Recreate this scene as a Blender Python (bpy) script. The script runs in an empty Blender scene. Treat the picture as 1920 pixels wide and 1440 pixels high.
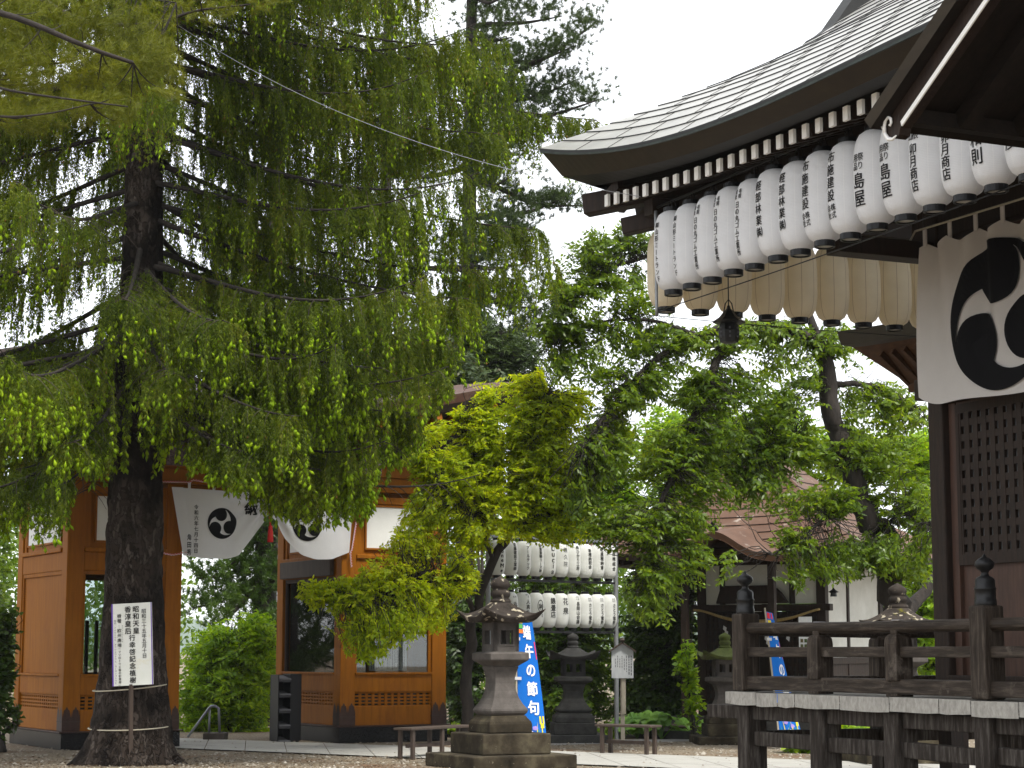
import bpy, bmesh, math, random
import numpy as np
from mathutils import Vector, Matrix
rng = np.random.default_rng(7); random.seed(7)
C = bpy.context.scene.collection
SC = bpy.context.scene
# ------------------------------------------------------------------ camera
F = 3700.0; TH = math.atan(502/3700.0); EYE = 1.5
cam = bpy.data.cameras.new('camera'); camo = bpy.data.objects.new('camera', cam); C.objects.link(camo)
cam.sensor_width = 36.0; cam.lens = 36*F/1920; cam.clip_start = 0.1; cam.clip_end = 8000
camo.location = (0, 0, EYE); camo.rotation_euler = (math.pi/2+TH, 0, 0)
SC.camera = camo
# ------------------------------------------------------------------ world: overcast sky + veiled sun
W = bpy.data.worlds.new('World'); SC.world = W; W.use_nodes = True
nt = W.node_tree; bg = nt.nodes['Background']
sky = nt.nodes.new('ShaderNodeTexSky'); sky.sky_type = 'NISHITA'; sky.sun_disc = False
SUN_EL = math.radians(58); SUN_AZ = math.radians(150)       # azimuth clockwise from +Y
sky.sun_elevation = SUN_EL; sky.sun_rotation = SUN_AZ
sc_ = nt.nodes.new('ShaderNodeVectorMath'); sc_.operation = 'SCALE'; sc_.inputs['Scale'].default_value = 0.10
nt.links.new(sky.outputs[0], sc_.inputs[0])
mx = nt.nodes.new('ShaderNodeMixRGB'); mx.inputs[0].default_value = 0.82
nt.links.new(sc_.outputs[0], mx.inputs[1]); mx.inputs[2].default_value = (1.18, 1.2, 1.22, 1)   # cloud deck
nt.links.new(mx.outputs[0], bg.inputs[0]); bg.inputs[1].default_value = 1.0
sl = bpy.data.lights.new('sun', 'SUN'); sl.energy = 3.1; sl.angle = math.radians(12); sl.color = (1, .96, .88)
so = bpy.data.objects.new('sun', sl); C.objects.link(so)
sdir = Vector((math.sin(SUN_AZ)*math.cos(SUN_EL), math.cos(SUN_AZ)*math.cos(SUN_EL), math.sin(SUN_EL)))
so.rotation_euler = sdir.to_track_quat('Z', 'Y').to_euler(); so.location = (0, 0, 60)
SC.view_settings.view_transform = 'Standard'; SC.view_settings.look = 'None'
SC.view_settings.exposure = 0.78; SC.view_settings.gamma = 1
SC.cycles.max_bounces = 7; SC.cycles.transparent_max_bounces = 8
SC.cycles.diffuse_bounces = 4; SC.cycles.glossy_bounces = 3; SC.cycles.transmission_bounces = 4
SC.cycles.use_denoising = True
# ------------------------------------------------------------------ survey helpers (photo measurements -> metres)
_c, _s = math.cos(TH), math.sin(TH)
def ray(px, py):
    xc = (px-960)/F; yc = (720-py)/F
    return np.array([xc, _c-yc*_s, _s+yc*_c])
def P(px, py, Y):
    r = ray(px, py); return r*(Y/r[1])+np.array([0, 0, EYE])
def G(px, py, z=0.0):
    r = ray(px, py); return r*((z-EYE)/r[2])+np.array([0, 0, EYE])
class Frame:
    def __init__(s, o, ang):
        s.o = np.array([o[0], o[1], 0.0]); s.ang = ang
        s.x = np.array([math.cos(ang), math.sin(ang), 0]); s.y = np.array([-math.sin(ang), math.cos(ang), 0])
    def loc(s, w):
        d = np.array(w)-s.o; return np.array([d@s.x, d@s.y, d[2]])
    def w(s, a, b, z=0): return s.o+s.x*a+s.y*b+np.array([0, 0, z])
    def pb(s, px, py, b):
        r = ray(px, py); o = np.array([0, 0, EYE]); t = ((s.o+s.y*b-o)@s.y)/(r@s.y); return s.loc(o+r*t)
    def pa(s, px, py, a):
        r = ray(px, py); o = np.array([0, 0, EYE]); t = ((s.o+s.x*a-o)@s.x)/(r@s.x); return s.loc(o+r*t)
# ------------------------------------------------------------------ materials
def _ramp(nt, fac, stops):
    r = nt.nodes.new('ShaderNodeValToRGB'); cr = r.color_ramp
    while len(cr.elements) < len(stops): cr.elements.new(0.5)
    for e, (p, c) in zip(cr.elements, stops): e.position = p; e.color = (*c, 1)
    nt.links.new(fac, r.inputs[0]); return r.outputs[0]
def mat(name, stops, scale=4, stretch=(1, 1, 1), rough=.7, bump=.3, bdist=.01, metal=0, spec=.4, detail=6, coord='Object', fine=None, rough2=None, spots=None):
    m = bpy.data.materials.new(name); m.use_nodes = True; nt = m.node_tree; b = nt.nodes['Principled BSDF']
    tc = nt.nodes.new('ShaderNodeTexCoord'); mp = nt.nodes.new('ShaderNodeMapping'); mp.inputs['Scale'].default_value = stretch
    nt.links.new(tc.outputs[coord], mp.inputs[0])
    n = nt.nodes.new('ShaderNodeTexNoise'); n.inputs['Scale'].default_value = scale; n.inputs['Detail'].default_value = detail; n.inputs['Roughness'].default_value = .65
    nt.links.new(mp.outputs[0], n.inputs[0])
    if not isinstance(stops[0][0], (int, float)): stops = [(.3, stops[0]), (.7, stops[1])]
    col = _ramp(nt, n.outputs[0], stops)
    if fine:
        n2 = nt.nodes.new('ShaderNodeTexNoise'); n2.inputs['Scale'].default_value = fine[0]; n2.inputs['Detail'].default_value = 4
        nt.links.new(tc.outputs[coord], n2.inputs[0])
        f = _ramp(nt, n2.outputs[0], [(fine[2], (0, 0, 0)), (fine[3], (1, 1, 1))])
        mm = nt.nodes.new('ShaderNodeMixRGB'); nt.links.new(f, mm.inputs[0]); nt.links.new(col, mm.inputs[1]); mm.inputs[2].default_value = (*fine[1], 1)
        col = mm.outputs[0]
    if spots:
        n2 = nt.nodes.new('ShaderNodeTexNoise'); n2.inputs['Scale'].default_value = spots[0]; n2.inputs['Detail'].default_value = 8; n2.inputs['Roughness'].default_value = .7
        nt.links.new(tc.outputs[coord], n2.inputs[0])
        f = _ramp(nt, n2.outputs[0], [(spots[2], (0, 0, 0)), (spots[3], (1, 1, 1))])
        mm = nt.nodes.new('ShaderNodeMixRGB'); nt.links.new(f, mm.inputs[0]); nt.links.new(col, mm.inputs[1]); mm.inputs[2].default_value = (*spots[1], 1)
        col = mm.outputs[0]
    nt.links.new(col, b.inputs['Base Color'])
    b.inputs['Roughness'].default_value = rough; b.inputs['Metallic'].default_value = metal; b.inputs['Specular IOR Level'].default_value = spec
    if rough2 is not None:
        mr = nt.nodes.new('ShaderNodeMapRange'); mr.inputs[3].default_value = rough; mr.inputs[4].default_value = rough2
        nt.links.new(n.outputs[0], mr.inputs[0]); nt.links.new(mr.outputs[0], b.inputs['Roughness'])
    if bump:
        bp = nt.nodes.new('ShaderNodeBump'); bp.inputs['Strength'].default_value = bump; bp.inputs['Distance'].default_value = bdist
        nt.links.new(n.outputs[0], bp.inputs['Height']); nt.links.new(bp.outputs[0], b.inputs['Normal'])
    return m
def barkmat(name, cols, scale=9, zs=.55):
    m = bpy.data.materials.new(name); m.use_nodes = True; nt = m.node_tree; b = nt.nodes['Principled BSDF']; L = nt.links
    tc = nt.nodes.new('ShaderNodeTexCoord'); mp = nt.nodes.new('ShaderNodeMapping'); mp.inputs['Scale'].default_value = (1, 1, zs); L.new(tc.outputs['Object'], mp.inputs[0])
    n0 = nt.nodes.new('ShaderNodeTexNoise'); n0.inputs['Scale'].default_value = 7; n0.inputs['Detail'].default_value = 6; L.new(mp.outputs[0], n0.inputs[0])
    ad = nt.nodes.new('ShaderNodeMixRGB'); ad.blend_type = 'ADD'; ad.inputs[0].default_value = .35; L.new(mp.outputs[0], ad.inputs[1]); L.new(n0.outputs['Color'], ad.inputs[2])
    v = nt.nodes.new('ShaderNodeTexVoronoi'); v.inputs['Scale'].default_value = scale; L.new(ad.outputs[0], v.inputs['Vector'])
    e = nt.nodes.new('ShaderNodeTexVoronoi'); e.feature = 'DISTANCE_TO_EDGE'; e.inputs['Scale'].default_value = scale; L.new(ad.outputs[0], e.inputs['Vector'])
    sp = nt.nodes.new('ShaderNodeSeparateColor'); L.new(v.outputs['Color'], sp.inputs[0])
    col = _ramp(nt, sp.outputs[0], cols); edge = _ramp(nt, e.outputs['Distance'], [(.0, (.50, .47, .45)), (.09, (1, 1, 1))])
    n1 = nt.nodes.new('ShaderNodeTexNoise'); n1.inputs['Scale'].default_value = 1.9; n1.inputs['Detail'].default_value = 7; L.new(tc.outputs['Object'], n1.inputs[0]); st = _ramp(nt, n1.outputs[0], [(.40, (.12, .10, .09)), (.54, (1, 1, 1))])
    a = nt.nodes.new('ShaderNodeMixRGB'); a.blend_type = 'MULTIPLY'; a.inputs[0].default_value = 1; L.new(col, a.inputs[1]); L.new(edge, a.inputs[2])
    c = nt.nodes.new('ShaderNodeMixRGB'); c.blend_type = 'MULTIPLY'; c.inputs[0].default_value = .85; L.new(a.outputs[0], c.inputs[1]); L.new(st, c.inputs[2])
    L.new(c.outputs[0], b.inputs['Base Color']); b.inputs['Roughness'].default_value = .95; b.inputs['Specular IOR Level'].default_value = .12
    bp = nt.nodes.new('ShaderNodeBump'); bp.inputs['Strength'].default_value = 1; bp.inputs['Distance'].default_value = .04; L.new(edge, bp.inputs['Height']); L.new(bp.outputs[0], b.inputs['Normal']); return m
def leafmat(name, cols, trans=.35, tcol=None, rough=.45, spec=.4, clump=1.2):
    """random per leaf + slow patches of younger / older foliage"""
    m = bpy.data.materials.new(name); m.use_nodes = True; nt = m.node_tree; b = nt.nodes['Principled BSDF']; out = nt.nodes['Material Output']
    g = nt.nodes.new('ShaderNodeNewGeometry'); tc = nt.nodes.new('ShaderNodeTexCoord')
    n = nt.nodes.new('ShaderNodeTexNoise'); n.inputs['Scale'].default_value = clump; n.inputs['Detail'].default_value = 2
    nt.links.new(tc.outputs['Object'], n.inputs[0])
    a = nt.nodes.new('ShaderNodeMath'); a.operation = 'MULTIPLY_ADD'; nt.links.new(g.outputs['Random Per Island'], a.inputs[0]); a.inputs[1].default_value = .55
    a2 = nt.nodes.new('ShaderNodeMath'); a2.operation = 'MULTIPLY_ADD'; nt.links.new(n.outputs[0], a2.inputs[0]); a2.inputs[1].default_value = .95; a2.inputs[2].default_value = -.26
    nt.links.new(a2.outputs[0], a.inputs[2])
    col = _ramp(nt, a.outputs[0], cols)
    nt.links.new(col, b.inputs['Base Color']); b.inputs['Roughness'].default_value = rough; b.inputs['Specular IOR Level'].default_value = spec
    t = nt.nodes.new('ShaderNodeBsdfTranslucent'); mx = nt.nodes.new('ShaderNodeMixShader'); mx.inputs[0].default_value = trans
    mc = nt.nodes.new('ShaderNodeMixRGB'); mc.blend_type = 'MULTIPLY'; mc.inputs[0].default_value = 1; nt.links.new(col, mc.inputs[1]); mc.inputs[2].default_value = (*(tcol or (1.5, 1.4, .6)), 1)
    nt.links.new(mc.outputs[0], t.inputs[0]); nt.links.new(b.outputs[0], mx.inputs[1]); nt.links.new(t.outputs[0], mx.inputs[2]); nt.links.new(mx.outputs[0], out.inputs[0])
    return m
def flat(name, c, rough=.6, metal=0, spec=.4):
    m = bpy.data.materials.new(name); m.use_nodes = True; b = m.node_tree.nodes['Principled BSDF']
    b.inputs['Base Color'].default_value = (*c, 1); b.inputs['Roughness'].default_value = rough; b.inputs['Metallic'].default_value = metal; b.inputs['Specular IOR Level'].default_value = spec
    return m
def clothmat(name, c, trans=.25, rough=.9, weave=400, wrinkle=6):
    m = mat(name, [(.3, tuple(x*.93 for x in c)), (.7, c)], scale=wrinkle, rough=rough, bump=.25, bdist=.01, spec=.2)
    nt = m.node_tree; b = nt.nodes['Principled BSDF']; out = nt.nodes['Material Output']
    t = nt.nodes.new('ShaderNodeBsdfTranslucent'); t.inputs[0].default_value = (*c, 1)
    mx = nt.nodes.new('ShaderNodeMixShader'); mx.inputs[0].default_value = trans
    nt.links.new(b.outputs[0], mx.inputs[1]); nt.links.new(t.outputs[0], mx.inputs[2]); nt.links.new(mx.outputs[0], out.inputs[0])
    return m
M = {}
M['gravel'] = mat('gravel', [(.32, (.075, .056, .038)), (.5, (.19, .155, .112)), (.68, (.32, .275, .21))], scale=24, rough=.95, bump=1, bdist=.03, detail=10, spec=.15, fine=(.7, (.15, .085, .05), .52, .74), spots=(17, (.44, .40, .33), .60, .66))
M['paving'] = mat('paving', [(.3, (.30, .29, .265)), (.7, (.38, .37, .34))], scale=3, stretch=(1, 1, 1), rough=.75, bump=.2, detail=8, spots=(1.2, (.34, .33, .30), .55, .75))
M['greypave'] = mat('greypave', [(.3, (.16, .16, .16)), (.7, (.26, .25, .24))], scale=4, rough=.85, bump=.3, detail=8)
M['darkwood'] = mat('darkwood', [(.3, (.010, .006, .004)), (.7, (.030, .017, .011))], scale=5, stretch=(6, 6, 1), rough=.6, bump=.5, spec=.25)
M['rail'] = mat('weathered_dark_wood', [(.25, (.011, .0075, .0055)), (.48, (.030, .022, .016)), (.72, (.085, .066, .052))], scale=5, stretch=(.7, 7, 7), rough=.6, bump=.6, spec=.15, spots=(4, (.10, .082, .067), .58, .68))
M['railpost'] = mat('weathered_dark_post', [(.25, (.011, .0075, .0055)), (.48, (.030, .022, .016)), (.72, (.090, .070, .055))], scale=5, stretch=(7, 7, .7), rough=.6, bump=.6, spec=.15, spots=(4, (.10, .082, .067), .58, .68))
M['postwood'] = mat('weathered_post_wood', [(.25, (.010, .0072, .0055)), (.48, (.028, .0215, .017)), (.74, (.11, .097, .085))], scale=6, stretch=(5, 5, .6), rough=.8, bump=.6, spec=.2)
M['plank'] = mat('grey_planks', [(.3, (.24, .225, .20)), (.7, (.42, .40, .36))], scale=5, stretch=(6, 1, 3), rough=.85, bump=.5, spec=.3, spots=(9, (.20, .18, .16), .62, .7))
M['soffit'] = mat('dark_soffit_boards', [(.3, (.006, .0045, .0035)), (.7, (.016, .011, .008))], scale=4, stretch=(1, 6, 6), rough=.75, bump=.3, spec=.2)  # near-black brown boards for soffits and porch rafters
M['whitetip'] = mat('white_painted_end', [(.3, (.74, .73, .70)), (.7, (.84, .83, .80))], scale=14, rough=.7, bump=.2)
M['roofmetal'] = mat('grey_copper_sheet', [(.3, (.36, .345, .31)), (.7, (.50, .485, .44))], scale=2.5, stretch=(1, 1, 1), rough=.26, rough2=.40, bump=.08, metal=.85, spec=.5, spots=(3, (.30, .28, .25), .6, .8))
M['patina'] = mat('green_patina', [(.3, (.016, .020, .018)), (.7, (.045, .062, .054))], scale=9, rough=.5, bump=.2, metal=.3)
M['fascia'] = mat('brown_eave_cladding', [(.3, (.024, .019, .013)), (.7, (.042, .032, .021))], scale=3, stretch=(1, 1, 4), rough=.5, bump=.1, metal=.3, spec=.25)
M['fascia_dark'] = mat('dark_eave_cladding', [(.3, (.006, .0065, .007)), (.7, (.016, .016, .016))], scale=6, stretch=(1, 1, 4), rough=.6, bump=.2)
M['orange'] = mat('ochre_painted_wood', [(.25, (.195, .064, .004)), (.5, (.262, .090, .0045)), (.75, (.33, .115, .006))], scale=3.2, stretch=(5, 5, .45), rough=.55, bump=.25, bdist=.004, spec=.12, spots=(1.5, (.20, .060, .005), .55, .75))
M['plinth'] = mat('black_granite', [(.3, (.003, .003, .0035)), (.7, (.010, .010, .011))], scale=60, rough=.25, bump=.02, spec=.22)
M['brown_metal'] = mat('brown_copper_plate', [(.3, (.030, .014, .010)), (.7, (.060, .030, .022))], scale=10, rough=.5, bump=.2, metal=.35)
M['copper_roof'] = mat('brown_copper_roof', [(.3, (.060, .026, .016)), (.7, (.115, .052, .034))], scale=2.2, rough=.5, bump=.15, metal=.25, spots=(2.5, (.13, .085, .06), .56, .72))
M['copper_roof2'] = mat('weathered_red_copper_roof', [(.25, (.062, .030, .017)), (.5, (.100, .050, .029)), (.8, (.135, .085, .060))], scale=1.6, rough=.6, bump=.2, metal=.0, spec=.3, spots=(3.5, (.30, .25, .21), .60, .7))
M['greywood'] = mat('grey_brown_wood', [(.3, (.032, .021, .015)), (.7, (.068, .046, .034))], scale=4, stretch=(4, 4, .6), rough=.7, bump=.3)
M['whitepanel'] = mat('white_panel', [(.3, (.66, .66, .64)), (.7, (.76, .76, .74))], scale=2, rough=.6, bump=.02)
M['plaster'] = mat('white_plaster', [(.3, (.50, .50, .45)), (.7, (.63, .63, .58))], scale=2.2, rough=.9, bump=.15, spots=(2, (.5, .5, .44), .6, .75))
M['stone'] = mat('grey_andesite', [(.25, (.046, .041, .037)), (.6, (.098, .087, .079)), (.8, (.145, .132, .121))], scale=5, rough=.9, bump=.7, bdist=.012, detail=10, spec=.15, spots=(7, (.34, .31, .26), .68, .72))
M['stone_top'] = mat('lichened_stone', [(.3, (.016, .013, .011)), (.7, (.052, .042, .035))], scale=6, rough=.95, bump=.9, bdist=.015, detail=10, spec=.15, fine=(10, (.32, .28, .21), .585, .64), spots=(2.6, (.115, .105, .008), .61, .67))
M['stone_base'] = mat('stained_stone', [(.32, (.012, .010, .007)), (.5, (.040, .032, .021)), (.72, (.105, .090, .058))], scale=2.6, rough=.95, bump=.7, bdist=.012, detail=9, spec=.15, spots=(14, (.25, .22, .17), .64, .69))
M['stone_dark'] = mat('dark_grey_stone', [(.3, (.018, .018, .017)), (.7, (.055, .053, .050))], scale=6, rough=.95, bump=.7, bdist=.012, detail=9, spots=(6, (.20, .20, .18), .68, .74))  # darker grey stone with pale spots
M['moss_top'] = mat('mossy_stone', [(.3, (.03, .035, .014)), (.55, (.08, .10, .02)), (.75, (.11, .10, .08))], scale=6, rough=1, bump=.8, bdist=.02, detail=8)
M['bark'] = barkmat('spruce_bark', [(.0, (.022, .016, .0125)), (.5, (.038, .029, .0235)), (.85, (.060, .048, .040)), (1, (.090, .075, .065))], 15, .5)
M['barkdark'] = mat('dark_bark', [(.3, (.010, .008, .007)), (.7, (.04, .032, .027))], scale=9, stretch=(1, 1, .4), rough=.95, bump=.8, bdist=.03, detail=8)
M['twig'] = mat('twig', [(.3, (.022, .015, .010)), (.7, (.055, .041, .029))], scale=8, rough=.9, bump=.2)
M['black'] = flat('black_lacquer', (.005, .005, .006), .35, spec=.25)
M['ink'] = flat('black_ink', (.010, .010, .012), .8, spec=.2)
M['inkgrey'] = flat('grey_ink', (.09, .09, .10), .8, spec=.2)
M['blackmetal'] = mat('black_bronze', [(.3, (.010, .010, .011)), (.7, (.03, .03, .03))], scale=9, rough=.32, rough2=.5, bump=.1, metal=.5)
M['steel'] = flat('steel_pipe', (.35, .36, .38), .35, .85)
M['greysteel'] = mat('galvanised_pole', [(.3, (.20, .21, .22)), (.7, (.30, .31, .32))], scale=6, rough=.5, metal=.6, bump=.02)
M['cloth'] = clothmat('white_cotton', (.74, .74, .76), .22)
M['curtaincloth'] = clothmat('white_hemp', (.72, .69, .66), .3)
M['blackcloth'] = flat('black_dye', (.006, .006, .007), .9, spec=.15)
M['red'] = flat('red_silk', (.55, .02, .02), .7)
M['purple'] = flat('purple_trim', (.12, .05, .36), .5)
M['signwhite'] = mat('weathered_white_board', [(.3, (.62, .64, .58)), (.65, (.70, .71, .68))], scale=3, rough=.55, bump=.02, spots=(2.4, (.60, .56, .38), .58, .72))
M['paleboard'] = mat('pale_grey_board', [(.3, (.42, .44, .46)), (.7, (.55, .56, .57))], scale=5, stretch=(4, 4, 1), rough=.7, bump=.1)
M['palewood'] = mat('pale_wood', [(.3, (.30, .26, .20)), (.7, (.46, .41, .33))], scale=6, stretch=(5, 5, .6), rough=.8, bump=.2)
M['rope'] = mat('straw_rope', [(.3, (.26, .18, .07)), (.7, (.42, .31, .13))], scale=30, rough=.95, bump=.6)
M['cord'] = mat('pale_cord', [(.3, (.32, .29, .22)), (.7, (.45, .41, .32))], scale=30, rough=.9, bump=.3)
M['bluecloth'] = clothmat('blue_banner_cloth', (.012, .17, .66), .2)
M['whiteink'] = flat('white_print', (.85, .85, .85), .8)
M['yellow'] = flat('yellow_print', (.75, .62, .03), .8); M['greenp'] = flat('green_print', (.10, .42, .08), .8)
M['orangep'] = flat('orange_print', (.8, .2, .03), .8); M['violet'] = flat('violet_print', (.35, .25, .65), .8); M['redp'] = flat('red_print', (.75, .03, .04), .8)
M['wire'] = flat('grey_wire', (.30, .30, .31), .5, .3)
M['bulbglass'] = flat('lamp_glass', (.55, .55, .52), .2)
M['hill'] = mat('wooded_hill', [(.3, (.03, .06, .03)), (.7, (.06, .10, .045))], scale=.02, rough=1, bump=0)
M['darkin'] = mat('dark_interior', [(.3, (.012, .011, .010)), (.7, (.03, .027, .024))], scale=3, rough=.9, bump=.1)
def glassmat():
    m = bpy.data.materials.new('window_glass'); m.use_nodes = True; nt = m.node_tree; out = nt.nodes['Material Output']; nt.nodes.remove(nt.nodes['Principled BSDF'])
    t = nt.nodes.new('ShaderNodeBsdfTransparent'); t.inputs[0].default_value = (.86, .9, .9, 1); g = nt.nodes.new('ShaderNodeBsdfGlossy'); g.inputs['Roughness'].default_value = .015
    f = nt.nodes.new('ShaderNodeFresnel'); f.inputs[0].default_value = 1.75; mx = nt.nodes.new('ShaderNodeMixShader')
    nt.links.new(f.outputs[0], mx.inputs[0]); nt.links.new(t.outputs[0], mx.inputs[1]); nt.links.new(g.outputs[0], mx.inputs[2]); nt.links.new(mx.outputs[0], out.inputs[0]); return m
M['glass'] = glassmat()
def papermat(name, c, ribs, seam, trans):
    """ribbed lantern paper: bamboo hoops (bump + faint tone) and vertical seams"""
    m = bpy.data.materials.new(name); m.use_nodes = True; nt = m.node_tree; b = nt.nodes['Principled BSDF']; out = nt.nodes['Material Output']; L = nt.links
    tc = nt.nodes.new('ShaderNodeTexCoord'); sp = nt.nodes.new('ShaderNodeSeparateXYZ'); L.new(tc.outputs['Object'], sp.inputs[0])
    def mt(op, a, b2=None):
        n = nt.nodes.new('ShaderNodeMath'); n.operation = op
        for i, x in enumerate((a, b2)):
            if x is None: continue
            if isinstance(x, (int, float)): n.inputs[i].default_value = x
            else: L.new(x, n.inputs[i])
        return n.outputs[0]
    s = mt('SINE', mt('MULTIPLY', sp.outputs[2], ribs*2*math.pi))
    ang = mt('ARCTAN2', sp.outputs[1], sp.outputs[0])
    q = mt('ABSOLUTE', mt('SUBTRACT', mt('FRACT', mt('MULTIPLY', ang, 8/(2*math.pi))), .5))
    sm = mt('LESS_THAN', mt('SUBTRACT', .5, q), .016)
    nz = nt.nodes.new('ShaderNodeTexNoise'); nz.inputs['Scale'].default_value = 3.5; nz.inputs['Detail'].default_value = 5; L.new(tc.outputs['Object'], nz.inputs[0])
    col = _ramp(nt, nz.outputs[0], [(.3, tuple(x*.90 for x in c)), (.65, c)])
    m2 = nt.nodes.new('ShaderNodeMixRGB'); m2.inputs[2].default_value = (*seam, 1); L.new(col, m2.inputs[1]); L.new(sm, m2.inputs[0])
    L.new(m2.outputs[0], b.inputs['Base Color']); b.inputs['Roughness'].default_value = .75; b.inputs['Specular IOR Level'].default_value = .25
    bp = nt.nodes.new('ShaderNodeBump'); bp.inputs['Strength'].default_value = .3; bp.inputs['Distance'].default_value = .0016; L.new(s, bp.inputs['Height']); L.new(bp.outputs[0], b.inputs['Normal'])
    t = nt.nodes.new('ShaderNodeBsdfTranslucent'); L.new(m2.outputs[0], t.inputs[0]); mx = nt.nodes.new('ShaderNodeMixShader'); mx.inputs[0].default_value = trans
    L.new(b.outputs[0], mx.inputs[1]); L.new(t.outputs[0], mx.inputs[2]); L.new(mx.outputs[0], out.inputs[0]); return m
M['paper'] = papermat('white_lantern_paper', (.86, .865, .88), 84, (.90, .90, .90), .30)
M['paper_cream'] = papermat('cream_lantern_paper', (.92, .84, .68), 84, (.46, .37, .29), .52)
M['paper_small'] = papermat('off_white_lantern_vinyl', (.80, .81, .78), 45, (.72, .72, .68), .25)
# leaves
M['spruce'] = leafmat('spruce_needles', [(.1, (.032, .056, .005)), (.45, (.085, .125, .008)), (.75, (.14, .175, .011)), (1, (.19, .165, .02))], .52, (1.5, 1.5, .6), .6, .25, .9)
M['shoot'] = leafmat('spruce_new_shoots', [(.1, (.20, .33, .008)), (.6, (.32, .46, .013)), (1, (.44, .55, .022))], .55, (1.3, 1.25, .6), .6, .2, .8)
M['cone'] = leafmat('spruce_male_cones', [(.1, (.14, .075, .02)), (1, (.24, .13, .03))], .2, (1.2, 1, .6), .7, .2)
M['pineneedle'] = leafmat('pine_needles_yellowish', [(.1, (.06, .078, .004)), (.5, (.125, .14, .006)), (1, (.22, .225, .010))], .38, (1.3, 1.3, .5), .5, .3, 2)
M['maple'] = leafmat('maple_leaves', [(.1, (.21, .32, .007)), (.45, (.37, .48, .009)), (.75, (.52, .58, .012)), (1, (.62, .60, .016))], .66, (1.5, 1.35, .5), .45, .35, .55)
M['cherry'] = leafmat('cherry_leaves', [(.1, (.050, .100, .009)), (.5, (.115, .195, .012)), (.85, (.19, .28, .014)), (1, (.32, .39, .016))], .56, (1.7, 1.5, .5), .36, .5, .7)
M['bush'] = leafmat('bush_leaves', [(.1, (.10, .21, .010)), (.5, (.21, .35, .012)), (1, (.38, .50, .018))], .56, (1.5, 1.4, .5), .45, .35, .7)
M['dark_leaf'] = leafmat('dark_shrub_leaves', [(.1, (.018, .042, .008)), (.55, (.045, .092, .012)), (1, (.095, .16, .018))], .42, (1.5, 1.4, .5), .4, .4, .6)
M['mid_leaf'] = leafmat('mid_green_leaves', [(.1, (.04, .09, .012)), (.55, (.095, .17, .016)), (1, (.19, .27, .025))], .48, (1.5, 1.4, .5), .45, .35, .5)
M['russet'] = leafmat('russet_green_leaves', [(.1, (.035, .06, .022)), (.5, (.065, .10, .035)), (.75, (.11, .10, .05)), (1, (.17, .085, .055))], .35, (1.3, 1.2, .7), .5, .35, .5)
M['conifer'] = leafmat('dark_conifer_needles', [(.1, (.016, .032, .009)), (.6, (.040, .068, .015)), (1, (.085, .125, .022))], .3, (1.3, 1.3, .6), .55, .3, .5)
M['ivy'] = leafmat('ivy_leaves', [(.1, (.03, .09, .01)), (1, (.09, .20, .015))], .35, (1.4, 1.3, .5), .4, .4, 1.2)
M['butterbur'] = leafmat('butterbur_leaves', [(.1, (.06, .15, .02)), (1, (.14, .26, .035))], .35, (1.4, 1.3, .5), .5, .3, 2)
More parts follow.
